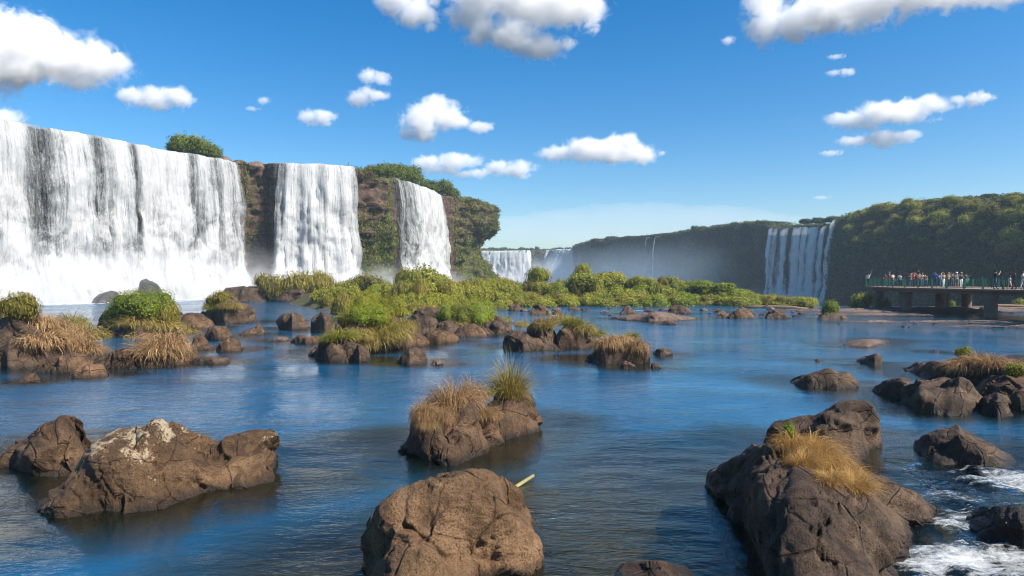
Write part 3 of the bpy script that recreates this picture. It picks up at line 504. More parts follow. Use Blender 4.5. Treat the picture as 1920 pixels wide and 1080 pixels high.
RC = Cliff([(1078,462,560),(1094,458,490),(1110,453,470),(1180,447,430),(1240,443,400),(1300,433,365),(1350,426,338),(1400,420,318),(1436,420,302),(1445,428,299),(1560,424,266),(1568,414,258),(1580,407,250),(1600,397,230),(1640,389,215),(1690,382,202),(1760,376,188),(1830,372,177),(1900,368,168),(2000,362,152),(2150,350,136)], 1, .62, (.95, .3))
def roff(p, px, T):
    near = np.clip((px-1560)/60, 0, 1); fz = np.clip(1-np.abs(px-1502)/75, 0, 1)
    a = 2.0*billow(p/np.array((10, 10, 8.)), 2, 41)+1.8*fbm(p/np.array((24, 24, 16.)), 3, 44)+1.5*billow(p/np.array((4.5, 4.5, 4.)), 3, 45)
    b = 1.2*fbm(p/np.array((6, 6, 18.)), 4, 47)+1.2*billow(p/5, 3, 50)
    g = near*a+(1-near)*(b*.9)
    return g*(1-.75*np.minimum(1, fz*2.5))+near*4.5*np.clip((.85-T)/.85, 0, 1)+np.where(T > .68, -near*10*(np.clip(T-.68, 0, 1)/.32)**2, 0)+1.5*(1-T)
v_, f_, ms_ = RC.wall(-14.5, .62, roff, lambda p, px, T: .55+.2*fbm(p/7, 3, 61)-.35*np.clip(1-np.abs(px-1502)/70, 0, 1), (1, 3, 7, 16, 40, 100, 250))
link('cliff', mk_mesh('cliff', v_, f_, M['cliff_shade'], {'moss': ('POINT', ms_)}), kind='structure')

# leaf cover on the walls: many small leaf cards lying on the rock
def cards_on(p, n, size, seed, droop=.5, asp=.55):
    rs = np.random.RandomState(seed); k_ = len(p); a = rs.normal(size=(k_, 3)); n = n+a*.45; n /= np.linalg.norm(n, axis=1)[:, None]
    dn = np.array((0, 0, -1.0))*droop+rs.normal(size=(k_, 3))*.5; t = dn-n*(dn*n).sum(1)[:, None]; t /= np.linalg.norm(t, axis=1)[:, None]; b = np.cross(n, t)
    L = size*rs.uniform(.6, 1.5, k_)[:, None]; W_ = L*asp
    v = np.stack([p-t*L*.5, p+b*W_*.5+n*L*.12, p+t*L*.5+n*L*.05, p-b*W_*.5+n*L*.12], 1).reshape(-1, 3)
    return v, np.arange(4*k_).reshape(-1, 4), rs
def grow(cl, sel, dens, size, seed, patch=7.0, lift=.35, asp=.55, droop=.5):
    p = cl.P; rs = np.random.RandomState(seed); a = p[:-1, :-1]; b = p[1:, :-1]; c = p[:-1, 1:]
    ar = np.linalg.norm(np.cross(b-a, c-a), axis=2); w_ = ar*np.maximum(0, sel(cl)[:-1, :-1]); cnt = rs.poisson(w_*dens); i, j = np.nonzero(cnt); rep = cnt[i, j]; i = np.repeat(i, rep); j = np.repeat(j, rep)
    s_, t_ = rs.rand(len(i), 1), rs.rand(len(i), 1); q = a[i, j]+(b[i, j]-a[i, j])*s_+(c[i, j]-a[i, j])*t_
    n = np.cross((b-a)[i, j], (c-a)[i, j]); n /= np.linalg.norm(n, axis=1)[:, None]+1e-9
    cn = np.repeat(cl.n, p.shape[1], 0).reshape(p.shape[0], p.shape[1], 2)[i, j]; flip = (n[:, :2]*cn).sum(1)+n[:, 2]*.8 < 0; n[flip] *= -1
    q = q+n*lift*rs.rand(len(i), 1)+n*(.5*lift)*billow(q/2.2, 2, seed)[:, None]; v, f, rs = cards_on(q, n, size, seed+1, droop, asp)
    tint = np.clip(.42+.42*fbm(q/patch, 4, seed+2)+rs.normal(0, .15, len(q)), 0, 1)
    return v, f, tint
def add_cover(cl, sel, dens, size, seed, mat, label, **kw):
    v, f, t = grow(cl, sel, dens, size, seed, **kw)
    return link('cliff_vegetation', mk_mesh('cliff_vegetation', v, f, M[mat], {'tint': ('FACE', t)}, smooth=False), label=label, cat='cliff plants', kind='stuff')
def rsel(cl):
    px = cl.q[:, 3][:, None]; m = cl.P.shape[1]; T = np.r_[np.linspace(0, 1, cl.mainrows), np.full(m-cl.mainrows, 1.15)][None, :]
    s = np.ones((len(cl.q), m)); s = s*np.where(T > 1.1, np.r_[np.ones(cl.mainrows+3), np.full(m-cl.mainrows-3, .04)][None, :], 1)
    hole = fbm(cl.P.reshape(-1, 3)/np.array((9, 9, 6.)), 4, 90).reshape(s.shape); s = s*np.clip(1.05-np.clip(hole-.22, 0, 1)*4*(1-T), .1, 1)
    fz = (np.abs(px-1502) < 68); s = np.where(fz, s*np.where(T > .98, .8, .12), s); z = cl.P[:, :, 2]; return np.where(z < -8, s*.3, s)
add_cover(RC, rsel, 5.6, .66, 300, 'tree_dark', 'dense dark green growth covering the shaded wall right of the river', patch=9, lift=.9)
def lsel(cl):
    px = cl.q[:, 3][:, None]; m = cl.P.shape[1]; T = np.r_[np.linspace(0, 1, cl.mainrows), np.full(m-cl.mainrows, 1.1)][None, :]
    n_ = fbm(cl.P.reshape(-1, 3)/np.array((4.5, 4.5, 7)), 4, 17).reshape(len(cl.q), m)
    a = gz(px, 690, 32)*np.clip((.72-T)/.2, 0, 1)*np.clip((T-.10)/.1, 0, 1)*np.clip(1.1+n_*1.8, 0, 1)*1.3+gz(px, 716, 9)*np.clip((.8-T)*6, 0, 1)*np.clip((T-.2)*6, 0, 1)*.9+gz(px, 690, 30)*np.clip((T-.9)*12, 0, 1)
    hd = np.clip((px-838)/12, 0, 1)*np.clip(.62+n_*2.0+np.clip((T-.93)*12, 0, 1)+.7*np.clip(.35-T, 0, 1)+.55*np.clip((px-880)/25, 0, 1), 0, 1)
    c_ = gz(px, 470, 18)*np.clip(n_*2-.2, 0, 1)*np.clip((.7-T)*5, 0, 1)*.8+gz(px, 452, 7)*np.clip((T-.72)*9, 0, 1)
    s = np.clip(np.maximum(np.maximum(a, hd), c_), 0, 1); k_ = np.r_[np.ones(cl.mainrows+3), np.zeros(m-cl.mainrows-3)][None, :]; return s*k_*np.where(px < 440, 0, 1)
add_cover(LC, lsel, 11.0, .55, 320, 'cliff_green', 'hanging green plants on the sunlit cliff between and right of the falls', patch=4, lift=.5, droop=1.0, asp=.4)
def fsel(cl):
    m = cl.P.shape[1]; s = np.ones((len(cl.q), m))*.5; s[:, cl.mainrows+5:] = 0.01; return s
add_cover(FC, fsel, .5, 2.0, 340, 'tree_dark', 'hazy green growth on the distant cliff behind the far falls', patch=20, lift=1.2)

# ------------------------------------------------------------------ waterfalls
def waterfall(label, cl, px0, px1, zbot, dens, mat='fall', layers=2, group=None, **kw):
    root = bpy.data.objects.new('waterfall', None); COL.objects.link(root); c = cl.q[cl.at((px0+px1)/2)]; root.location = (c[0], c[1], zbot)
    tag(root, label, 'waterfall', group)
    for L in range(layers):
        k2 = dict(kw); k2['out'] = kw.get('out', 1.2)+(.0, -.75, .5)[L]; k2['seed'] = kw.get('seed', 0)+5*L
        d2 = (lambda a, t, L=L: dens(a, t)-(0, .03, .12)[L])
        v, f, uv, de = cl.sheet(px0, px1, zbot, d2, **k2); uv = uv+np.array((37.3*L+kw.get('seed', 0)*3.3, 11.7*L)); v = v-np.array(root.location)
        link('water_curtain' if L == 0 else ('rear_curtain' if L == 1 else 'spray_curtain'), mk_mesh('curtain', v, f, M[mat], {'dens': ('POINT', de)}, uv=uv), parent=root)
    return root
def d1(px, t):
    px = px+11*fbm(np.stack([px/60, t*3.5, px*0], 1), 3, 88)*np.clip(t*3, 0, 1)
    hole = .092*gz(px, 62, 38)+.085*gz(px, 170, 20)+.085*gz(px, 236, 12)+.085*gz(px, 352, 10)+.06*gz(px, 392, 10)+.05*gz(px, 420, 25)
    return .590-hole*1.75*np.clip(1.25-np.clip((t-.45)/.35, 0, 1.25), 0, 1)*1.05+.07*np.clip((t-.62)/.35, 0, 1)
waterfall('broad white curtain waterfall pouring over the whole left cliff', LC, -260, 446, -.4, d1, layers=2, seed=1, flare=2.6, ridge=.8)
waterfall('thick white waterfall in the middle of the left cliff, right of the bare dark rock', LC, 514, 662, -.4, lambda px, t: .585-.12*gz(px, 535, 10)*(1-t)-.16*np.clip((px-648)/14, 0, 1)+.06*np.clip((t-.4)/.4, 0, 1), seed=2, flare=2.2, ridge=.8)
waterfall('narrower white waterfall before the headland, its left part in thin strands', LC, 728, 822, -.4, lambda px, t: .575-.17*np.clip((766-px)/20, 0, 1)+.1*np.clip((t-.5)/.4, 0, 1), seed=3, flare=2.2, ridge=.7)
TH = 'thin white trickles down the dark rock between the two left falls'
for n_, (px, w_) in enumerate(((463, 2.2), (484, 2.0), (502, 3.0))):
    waterfall(['thin white trickle at the left of the bare dark rock between two falls', 'thin white trickle down the middle of the bare dark rock', 'thin white trickle down the right side of the bare dark rock'][n_], LC, px-w_, px+w_, 1, lambda px_, t: .62-.1*t, 'fall_thin', 1, TH, seed=20+n_, out=1.5, flare=.5, ridge=.2, ns=.16)
for n_, (px, w_) in enumerate(((860, 1.2), (884, 1.5))):
    waterfall(['faint trickle down the left of the green headland', 'faint trickle near the tip of the green headland'][n_], LC, px-w_, px+w_, 4, lambda px_, t: .60-.12*t, 'fall_thin', 1, 'trickles on the green headland', seed=30+n_, out=2.8, flare=.5, ridge=.2, ns=.2)
waterfall('distant white curtain waterfall seen right behind the green headland', FC, 896, 992, -12, lambda px, t: .63-.1*gz(px, 950, 5)*(1-t), seed=5, ns=1, nv=1, flare=14, ridge=1.5)
waterfall('distant stepped white waterfall beside the end of the shaded wall', FC, 1024, 1096, -12, lambda px, t: .60-.08*fbm(np.stack([px/12, t*6, px*0], 1), 3, 6)+.05, seed=6, ns=1, nv=1, flare=26, ridge=3, slant=-.15)
def d6(px, t):
    s = np.full(len(px), .28)
    for c, w_, a in ((1441, 4, .22), (1452, 5, .14), (1470, 6, .20), (1495, 7, .24), (1509, 6, .20), (1524, 8, .24), (1542, 5, .20), (1561, 4, .22)): s = np.maximum(s, .28+(a+.15)*gz(px, c+11-2*t, 1.15*w_*(1+.5*t)))
    return s+.14*np.clip((t-.55)/.3, 0, 1)*np.clip(1-np.abs(px-1512)/56, 0, 1)
waterfall('bluish shaded waterfall of separate strands on the right wall', RC, 1444, 1582, -11, d6, 'fall_shade_lifted', seed=7, ns=.45, nv=.6, out=1.6, flare=6, ridge=.4, top=False, ztrim=.3, layers=1)
for n_, (px, w_, zt) in enumerate(((1113, 1.5, 2), (1150, 1.6, 2), (1156, 1.2, 2), (1222, 2.2, 1), (1230, 1.5, 1), (1240, 3.2, 1), (1274, 1.5, 3))):
    waterfall(['faint trickle at the far end of the shaded wall', 'left one of a close pair of faint trickles on the shaded wall', 'right one of a close pair of faint trickles on the shaded wall', 'long thin trickle left in a trio on the shaded wall', 'faintest trickle in the middle of a trio on the shaded wall', 'brightest trickle at the right of a trio on the shaded wall', 'faint trickle alone right of the trio on the shaded wall'][n_], RC, px+8-w_*1.2, px+8+w_*1.2, -8, lambda px_, t: .58-.1*t, 'fall_thin', 1, 'thin trickles on the shaded wall', seed=40+n_, out=6.0+zt*.3, flare=1, ridge=.4, ns=.5, nv=.8, ztrim=1.0)

# ------------------------------------------------------------------ clouds and mist: closed bodies of even density
def puffs(name, lobes, voxel, mat, amp, scl, seed, flat=None, ragged=0):
    """lobes: centre and radii; united with a voxel remesh, then roughened into billows"""
    bm = bmesh.new()
    for c, r_ in lobes:
        res = bmesh.ops.create_icosphere(bm, subdivisions=3, radius=1.0); mtx = Matrix.Translation(Vector(c)) @ Matrix.Diagonal((*[float(x) for x in r_], 1)); bmesh.ops.transform(bm, matrix=mtx, verts=res['verts'])
    me = bpy.data.meshes.new(name+'_lobes'); bm.to_mesh(me); bm.free(); o = bpy.data.objects.new(name, me); COL.objects.link(o)
    md = o.modifiers.new('r', 'REMESH'); md.mode = 'VOXEL'; md.voxel_size = voxel
    dg = bpy.context.evaluated_depsgraph_get(); me2 = bpy.data.meshes.new_from_object(o.evaluated_get(dg)); o.modifiers.clear(); o.data = me2; bpy.data.meshes.remove(me)
    co_ = vcos(me2); nn = vnormals(me2)
    d = amp*billow(co_/scl, 5, seed, .58)+amp*.5*fbm(co_/(scl*2.5), 3, seed+5)
    if ragged: co_ = co_+ragged*np.stack([fbm(co_/(scl*1.2), 5, seed+40, .6), fbm(co_/(scl*1.2), 5, seed+41, .6), fbm(co_/(scl*1.2), 5, seed+42, .6)], 1)
    co_ = co_+nn*d[:, None]
    if flat is not None:
        low = co_[:, 2] < flat; co_[low, 2] = flat+(co_[low, 2]-flat)*.25
    set_cos(me2, co_)
    if ragged:                                                        # fuse again, so that the body stays one clean closed skin
        md = o.modifiers.new('r', 'REMESH'); md.mode = 'VOXEL'; md.voxel_size = voxel*.9
        dg = bpy.context.evaluated_depsgraph_get(); me3 = bpy.data.meshes.new_from_object(o.evaluated_get(dg)); o.modifiers.clear(); o.data = me3; bpy.data.meshes.remove(me2); me2 = me3
        co_ = vcos(me2); set_cos(me2, co_+vnormals(me2)*(1.6*voxel*billow(co_/(voxel*4), 3, seed+60))[:, None])
    me2.materials.clear(); me2.materials.append(mat); return o
M['veil'] = vol_mat('cloud_veil', .00032, (1, 1, 1))
CLOUDS = [
 ('largest puffy white cloud at the upper left edge of the sky', 3300, [(-70,95,110,80),(20,85,75,55),(60,95,80,48),(110,110,80,44),(165,118,62,36),(212,120,30,22),(30,140,90,28),(155,150,30,16),(-20,50,60,34),(70,60,45,24)]),
 ('small white cloud with a bumpy top right of the largest left cloud', 4200, [(245,178,24,16),(285,186,42,18),(330,184,30,17)]),
 ('rounded cloud top peeping over the left falls at the photo edge', 5000, [(5,222,34,18),(-40,225,45,26)]),
 ('tiny ragged wisp above the tree on the falls', 4500, [(494,188,11,7),(472,203,14,4)]),
 ('small oval cloud alone above the middle waterfall', 4700, [(580,220,22,12),(605,222,24,13),(590,232,16,6)]),
 ('small round cloud, the upper of a close pair near the top centre', 4000, [(690,142,18,14),(714,148,18,11)]),
 ('small ragged cloud, the lower of a close pair near the top centre', 4000, [(675,185,24,15),(705,180,22,10),(690,172,14,10)]),
 ('mid-sized cumulus cloud with a ragged right tail above the headland', 4200, [(810,205,38,24),(790,228,36,26),(840,222,38,20),(785,250,34,16),(900,236,26,11),(815,188,24,12),(868,228,20,9)]),
 ('white cloud cut by the top edge, left of the big top cloud', 3000, [(745,0,40,26),(780,18,38,26),(808,48,13,16),(812,5,14,14),(770,30,25,18)]),
 ('large white cloud cut by the top edge at the centre of the sky', 3000, [(910,-8,66,40),(985,0,72,46),(1060,10,62,42),(1110,20,26,32),(960,70,50,28),(1010,85,52,22),(905,60,34,28),(1060,80,20,15),(880,20,40,30)]),
 ('long low cloud just above the headland bushes', 5600, [(805,305,32,14),(850,305,46,15),(890,325,36,9),(830,318,40,9)]),
 ('small low cloud just right of the long headland cloud', 5800, [(935,313,24,13),(970,318,34,14),(960,322,38,9)]),
 ('wide flat-bottomed white cloud over the far falls', 5200, [(1050,288,46,14),(1100,282,46,20),(1150,280,50,24),(1190,285,36,20),(1120,295,80,11),(1175,266,26,14)]),
 ('large grey-bellied cloud along the top right edge', 2900, [(1440,45,38,34),(1480,50,46,26),(1540,25,70,36),(1620,5,80,40),(1700,-8,90,34),(1800,-14,80,26),(1890,-18,60,22),(1430,10,36,34),(1500,66,24,12),(1990,-30,60,22)]),
 ('long white cloud slanting up to the right in the right-hand sky', 4300, [(1600,222,44,15),(1650,214,52,20),(1705,206,54,20),(1760,194,40,16),(1790,188,14,9),(1620,236,30,8),(1565,218,12,8),(1558,228,9,6)]),
 ('small cloud at the right tip of the long slanting cloud', 4200, [(1826,186,19,14),(1848,184,16,8)]),
 ('flat white cloud just below the long slanting cloud', 4500, [(1610,263,32,10),(1655,262,46,13),(1700,254,24,8),(1660,275,24,6)]),
 ('tiny flat cloud left under the flat white cloud', 4700, [(1558,287,19,6)]),
 ('thin wispy cloudlet high in the right-hand sky', 3900, [(1565,136,14,6),(1590,135,14,7)]),
 ('very small sliver of cloud above the thin wispy cloudlet', 3900, [(1568,106,15,5)]),
 ('little ragged scrap of cloud left of the top right cloud', 3300, [(1366,75,11,8)]),
 ('tiny white cloud low over the shaded waterfall', 7000, [(1542,370,14,4)]),
 ('tiny round puff right of the wide flat-bottomed cloud', 5200, [(1242,287,7,5)]),
]
for n_, (lab, dist, lb) in enumerate(CLOUDS):
    rs = random.Random(n_*7+3); L = []; s = dist/FPX; org = P(lb[0][0], lb[0][1], dist)
    for (px, py, rx, ry) in lb:
        L.append((P(px, py, dist)+np.array((0, rs.uniform(-.25, .25)*rx*s, 0))-org, (rx*s*1.08, min(rx, ry*1.7)*s, ry*s*1.08)))
    big = max(l[2] for l in lb); nsc = 1/(max(8, min(30, big*.7))*s)
    mt = soft_vol('cloud_vapour', L, .022*3000/dist*1.25, nsc, 2.9, .55, .6, 8, .68)
    o = puffs('cloud', [(c, tuple(x*1.55 for x in r_)) for c, r_ in L], 5*s*(1 if big > 12 else .5), mt, .01, 50*s, n_*13); o.location = tuple(org); tag(o, lab, 'cloud')
# pale veil of thin cloud low over the far falls
L = []; rs = random.Random(5); org = P(1180, 425, 9000)
for px, py, rx, ry in ((980, 428, 90, 16), (1080, 420, 110, 24), (1200, 412, 150, 26), (1320, 412, 130, 22), (1420, 420, 90, 14), (1150, 440, 200, 18), (1300, 435, 160, 18)):
    s = 9000/FPX; L.append((P(px, py, 9000)-org, (rx*s, 60*s, ry*s)))
o = puffs('cloud', L, 7*9000/FPX, M['veil'], 5*9000/FPX, 60*9000/FPX, 99); o.location = tuple(org); tag(o, 'pale thin veil of cloud low on the horizon over the far falls', 'cloud')

def mist(label, lobes, dens, seed, nsz=4.0, namp=1.3, vox=1.0, edge=.7, col=.88):
    org = np.array(lobes[0][0]); L = [(np.array(c)-org, r_) for c, r_ in lobes]
    m_ = soft_vol('water_mist', L, dens, 1/nsz, namp, edge, .8, 4, col=col)
    o = puffs('mist', [(c, tuple(x*1.3 for x in r_)) for c, r_ in L], vox, m_, .01, 5, seed); o.location = tuple(org); tag(o, label, 'mist', None, 'stuff')
def foot(cl, px, out, z): i = cl.at(px); q = cl.q[i]; return np.array((q[0]+cl.n[i, 0]*out, q[1]+cl.n[i, 1]*out, z))
rs = random.Random(8)
mist('white spray boiling up along the foot of the broad left waterfall', [(foot(LC, px, 7+rs.uniform(-1, 2), 2.0), (8.0, 6.5, rs.uniform(2.5, 6.5))) for px in range(-160, 430, 38)], .050, 61, 3.2, 1.9)
mist('thin mist drifting before the bare dark rock and left falls', [(foot(LC, px, 9, 3.0), (10, 7, rs.uniform(5, 9))) for px in range(-150, 560, 60)], .020, 62, 7)
mist('white spray at the foot of the middle waterfall', [(foot(LC, px, 6, 2.5), (5, 5, rs.uniform(4, 6))) for px in range(515, 700, 30)], .045, 63, 3.5, 1.8)
mist('white spray at the foot of the narrow waterfall by the headland', [(foot(LC, px, 6, 2.5), (5, 5, rs.uniform(3.5, 5.5))) for px in range(722, 850, 26)], .03, 64, 3.5, 1.8)
mist('grey mist round the rocky grass mound at the middle waterfall', [(foot(LC, px, 17, 1.5), (9, 7, rs.uniform(3, 4.5))) for px in range(430, 680, 40)], .060, 65, 5)
mist('large pale mist cloud rising from the far falls', [(foot(FC, px, rs.uniform(25, 45), -4), (34, 26, rs.uniform(16, 26))) for px in range(900, 1110, 40)], .026, 66, 16, 1.3, 4)
mist('mist at the foot of the shaded waterfall', [(foot(RC, px, 12, -8), (10, 9, rs.uniform(6, 9))) for px in range(1430, 1590, 22)], .035, 67, 6, 1.2, 1.5)
mist('blue-grey mist hanging in the gorge along the shaded wall', [(foot(RC, px, 26, 3), (30, 22, rs.uniform(19, 25))) for px in range(1085, 1400, 38)], .0065, 68, 18, .9, 4, col=(.62, .82, 1.0))

# air between the camera and the far walls
bm = bmesh.new(); bmesh.ops.create_cube(bm, size=1.0); me = bpy.data.meshes.new('haze'); bm.to_mesh(me); bm.free(); me.materials.append(vol_mat('haze_air', 0.00026, (.64, .82, 1.0)))
hz = link('haze', me, (0, 470, 14), kind='stuff'); hz.scale = (2600, 1700, 62)
# ------------------------------------------------------------------ rocks
TREES_V, TREES_F = [], []; _off = 0
def rock_shape(top, bas, D, rf, res, seed, e=.58, pits=0, cuts=None):
    rs = np.random.RandomState(seed); n = (0, 46, 92, 230)[res]; m = (0, 34, 60, 150)[res]
    x0, x1 = min(top[0][0], bas[0][0]), max(top[-1][0], bas[-1][0]); u = (1-np.cos(np.linspace(0, math.pi, n)))/2*.7+np.linspace(0, 1, n)*.3
    px = x0+u*(x1-x0); ty = np.interp(px, [a for a, b in top], [b for a, b in top]); by = np.interp(px, [a for a, b in bas], [b for a, b in bas])
    kw_ = max(3, n//26)|1; ker = np.hanning(kw_+2)[1:-1]; ker /= ker.sum(); ty = np.convolve(np.pad(ty, kw_//2, 'edge'), ker, 'valid'); by = np.convolve(np.pad(by, kw_//2, 'edge'), ker, 'valid')
    s = np.clip(1-(2*u-1)**2, 0, 1)**.42; d_ = np.stack([ray(a, b) for a, b in zip(px, by)]); t = -EYE/d_[:, 2]; Zf = d_[:, 1]*t
    Dd = D*(.12+.88*s); Zr = Zf+rf*Dd; h = np.maximum(EYE+np.array([ray(a, b)[2]/ray(a, b)[1] for a, b in zip(px, ty)])*Zr, .02)
    th = np.linspace(0, math.pi, m); k_ = math.log(rf)/math.log(.5)
    g = ((1-np.cos(th))/2)**k_; zz = np.abs(np.sin(th))**e
    yy = Zf[:, None]+Dd[:, None]*g[None, :]; z = h[:, None]*zz[None, :]
    # sink both feet below the water
    front = np.clip(1-th/.28, 0, 1); rear = np.clip(1-(math.pi-th)/.28, 0, 1); z = z-.8*(front**1.3+rear**1.3)[None, :]; yy = yy-.35*(front)[None, :]+.35*rear[None, :]
    x = ((px-960)/FPX)[:, None]*np.minimum(yy, (Zr+.15*(yy.max(1)-Zr))[:, None])
    x = x+(u-.5)[:, None]*.5*np.clip(-z, 0, 1)
    xc, yc, zc = x, yy, z; sg = .05*D                                        # close both ends under water
    def cap(i, sgn, f_): return x[i:i+1 or None]*1.0+sgn*sg*f_*.6, yy[i].mean()*.5*f_+yy[i:i+1 or None]*(1-.5*f_), z[i:i+1 or None]*(1-f_)-1.0*f_
    parts = [cap(0, -1, 1.0), cap(0, -1, .6), cap(0, -1, .25), (x, yy, z), cap(n-1, 1, .25), cap(n-1, 1, .6), cap(n-1, 1, 1.0)]
    x, yy, z = (np.concatenate([a[i_] for a in parts]) for i_ in range(3)); n = n+6
    v = np.stack([x, yy, z], -1).reshape(-1, 3); f = grid_faces(n, m)[:, ::-1]; org = np.array((v[:, 0].mean(), v[:, 1].mean(), 0)); v = v-org
    zt0 = v[:, 2].max()
    up_ = v[:, 2] > -.05; xa, xb_ = v[up_, 0].min(), v[up_, 0].max()
    for k_ in range(cuts if cuts is not None else (0, 9, 11)[res-1]):                        # flatten into broken faces
        a_ = rs.normal(size=3)*np.array((1, .9, .8)); a_[1] = -abs(a_[1])*(.9 if k_ % 3 else -.5); a_[2] = abs(a_[2])+.15; a_ /= np.linalg.norm(a_); pr = v@a_; up_ = v[:, 2] > -.1
        c_ = np.quantile(pr[up_], rs.uniform(.86, .965)); v = v-np.clip(pr-c_, 0, None)[:, None]*a_*.88
    v[:, 2] = np.where(v[:, 2] > 0, v[:, 2]*(zt0/v[:, 2].max())*.985, v[:, 2])
    me = mk_mesh('r', v, f); L = min(v[:, 0].ptp() if hasattr(v, 'ptp') else np.ptp(v[:, 0]), D*1.3, max(h.max()*2.2, .3)); nn = vnormals(me)
    K = 26 if res > 1 else 12; seeds = np.stack([rs.uniform(v[:, i].min(), v[:, i].max(), K) for i in range(3)], 1); rv = rs.normal(size=(K, 3)); ro = rs.normal(size=K)
    wp = v+.12*L*np.stack([fbm(v/(.4*L), 2, seed+k_) for k_ in (1, 2, 3)], 1); dd = ((wp[:, None]-seeds[None])**2).sum(2); ar = np.argsort(dd, 1)[:, :2]; q = np.sqrt(np.take_along_axis(dd, ar, 1)); gap = q[:, 1]-q[:, 0]
    fcs = [np.clip(((wp-seeds[a_])*rv[a_]).sum(1)*.20+ro[a_]*.028*L, -.10*L, .10*L) for a_ in (ar[:, 0], ar[:, 1])]; sm = np.clip(gap/(.075*L), 0, 1); sm = .5+.5*sm*sm*(3-2*sm); fac = fcs[0]*sm+fcs[1]*(1-sm)
    crack = np.clip(1-gap/((.026 if res == 3 else .040)*L), 0, 1)**1.5*(.05 if res == 3 else .035)*L*np.clip(.5+1.5*fbm(v/(.5*L), 2, seed+77), 0, 1.3)
    d = fac-crack+.040*L*fbm(v/(.55*L), 3, seed+9)+.030*L*billow(v/(.22*L), 3, seed+4)*.4+.012*L*fbm(v/(.06*L), 3, seed+6)
    if res == 3:
        d += .018*fbm(v/.11, 4, seed+30)
    if res == 3 and pits:
        a = fbm(v/.16, 3, seed+50); msk = np.clip(.15+fbm(v/.9, 2, seed+51)*1.6+np.clip(-(v[:, 0]+.2)*.45, -.3, .55), 0, 1)
        d -= msk*np.clip(a-.16, 0, .6)*.26
    elif res == 3:
        a = fbm(v/.22, 3, seed+50); d -= np.clip(a-.34, 0, .5)*.22
    bpy.data.meshes.remove(me)
    v = v+nn*d[:, None]; w3 = (v+org).reshape(n, m, 3); rat = (w3[:, :, 2]-EYE)/w3[:, :, 1]; j_ = rat.argmax(1); ii = np.arange(n)   # keep the skyline read off the photograph
    tgt = np.r_[[0]*3, ty, [0]*3]; pxx = np.r_[[0]*3, px, [0]*3]; want = np.array([EYE+ray(a, b)[2]/ray(a, b)[1]*y_ if a else .01 for a, b, y_ in zip(pxx, tgt, w3[ii, j_, 1])]); fz_ = np.clip(want/np.maximum(w3[ii, j_, 2], .03), .35, 1.6); fz_[:3] = fz_[3]; fz_[-3:] = fz_[-4]
    kk = max(3, n//20)|1; fz_ = np.convolve(np.pad(fz_, kk//2, 'edge'), np.ones(kk)/kk, 'valid'); v[:, 2] = np.where(v[:, 2] > 0, v[:, 2]*np.repeat(fz_, m), v[:, 2]); up_ = v[:, 2] > -.05; xc_, xd_ = v[up_, 0].min(), v[up_, 0].max(); v[:, 0] = xa+(v[:, 0]-xc_)*(xb_-xa)/(xd_-xc_); 
    return org, v, f
ROCK_OBJ = {}
for n_, (lab, top, bas, D, rf, mt, res, op) in enumerate(ROCKS):
    org, v, f = rock_shape(top, bas, D, rf, res, 100+n_*7, **op)
    me = mk_mesh('rock', v, f, M[mt]); big = res == 3 or 'boulder' in lab.split()[:5]
    ROCK_OBJ[lab] = link('boulder' if big else 'rock', me, org, label=lab, cat='boulder' if big else 'rock')
    TREES_V.append(v+org); TREES_F.append(f+_off); _off += len(v)
BV = BVHTree.FromPolygons([tuple(a) for a in np.concatenate(TREES_V)], [tuple(int(b) for b in a) for a in np.concatenate(TREES_F)])
del TREES_V, TREES_F

# scattered shore rocks: eight shapes, repeated
def loose_rock(seed, flat):
    rs = np.random.RandomState(seed); bm = bmesh.new(); bmesh.ops.create_icosphere(bm, subdivisions=4, radius=1.0); me = bpy.data.meshes.new('shore_rock'); bm.to_mesh(me); bm.free(); v = vcos(me)
    for k_ in range(9):                                              # cut by planes: a broken block
        a = rs.normal(size=3); a /= np.linalg.norm(a); c = rs.uniform(.55, .85); ex = v@a-c; v = v-np.clip(ex, 0, None)[:, None]*a*.9
    v *= np.array((rs.uniform(.9, 1.3), rs.uniform(.7, 1), flat)); set_cos(me, v); nn = vnormals(me); d = .07*fbm(v/.5, 3, seed)+.05*billow(v/.3, 3, seed+2)*.5; set_cos(me, v+nn*d[:, None])
    me.polygons.foreach_set('use_smooth', np.full(len(me.polygons), True)); me.materials.append(M[('rock_dark', 'rock_brown', 'rock_dark', 'rock_pink')[seed % 4]]); return me
WETROCK = loose_rock(2, .7); WETROCK.materials[0] = M['rock_wet']
LOOSE = [loose_rock(k_, .55+.08*(k_ % 4)) for k_ in range(8)]
rs = random.Random(21)
def scatter_rock(px, py, wpx, label, group):
    p = Wt(px, py); s = wpx*p[1]/FPX*.5; o = link('shore_rock', LOOSE[rs.randrange(8)], (p[0], p[1], -.18*s), rs.uniform(0, 6.28), label=label, cat='rock', group=group); o.scale = (s, s, s*rs.uniform(.7, 1.15)); return o
for k_ in range(44):
    px = rs.uniform(945, 1345); py = np.interp(px, [945, 1100, 1345], [581, 578, 580])+abs(rs.gauss(0, 6)); scatter_rock(px, py, rs.uniform(9, 26), 'one of the small dark rocks scattered along the front shore of the bushy island', 'small rocks along the island shore')
for k_ in range(26):
    px = rs.uniform(1345, 1520); py = rs.uniform(580, 597); scatter_rock(px, py, rs.uniform(8, 24), 'one of the small dark rocks strewn around the driftwood log', 'small rocks around the driftwood log')
for k_ in range(30):
    px = rs.uniform(752, 958); py = np.interp(px, [752, 850, 958], [614, 634, 626])+rs.uniform(-24, 2); scatter_rock(px, py, rs.uniform(10, 24), 'one of the small dark stones heaped between the bushy islet and the bright bush', 'stones of the rubble heap')
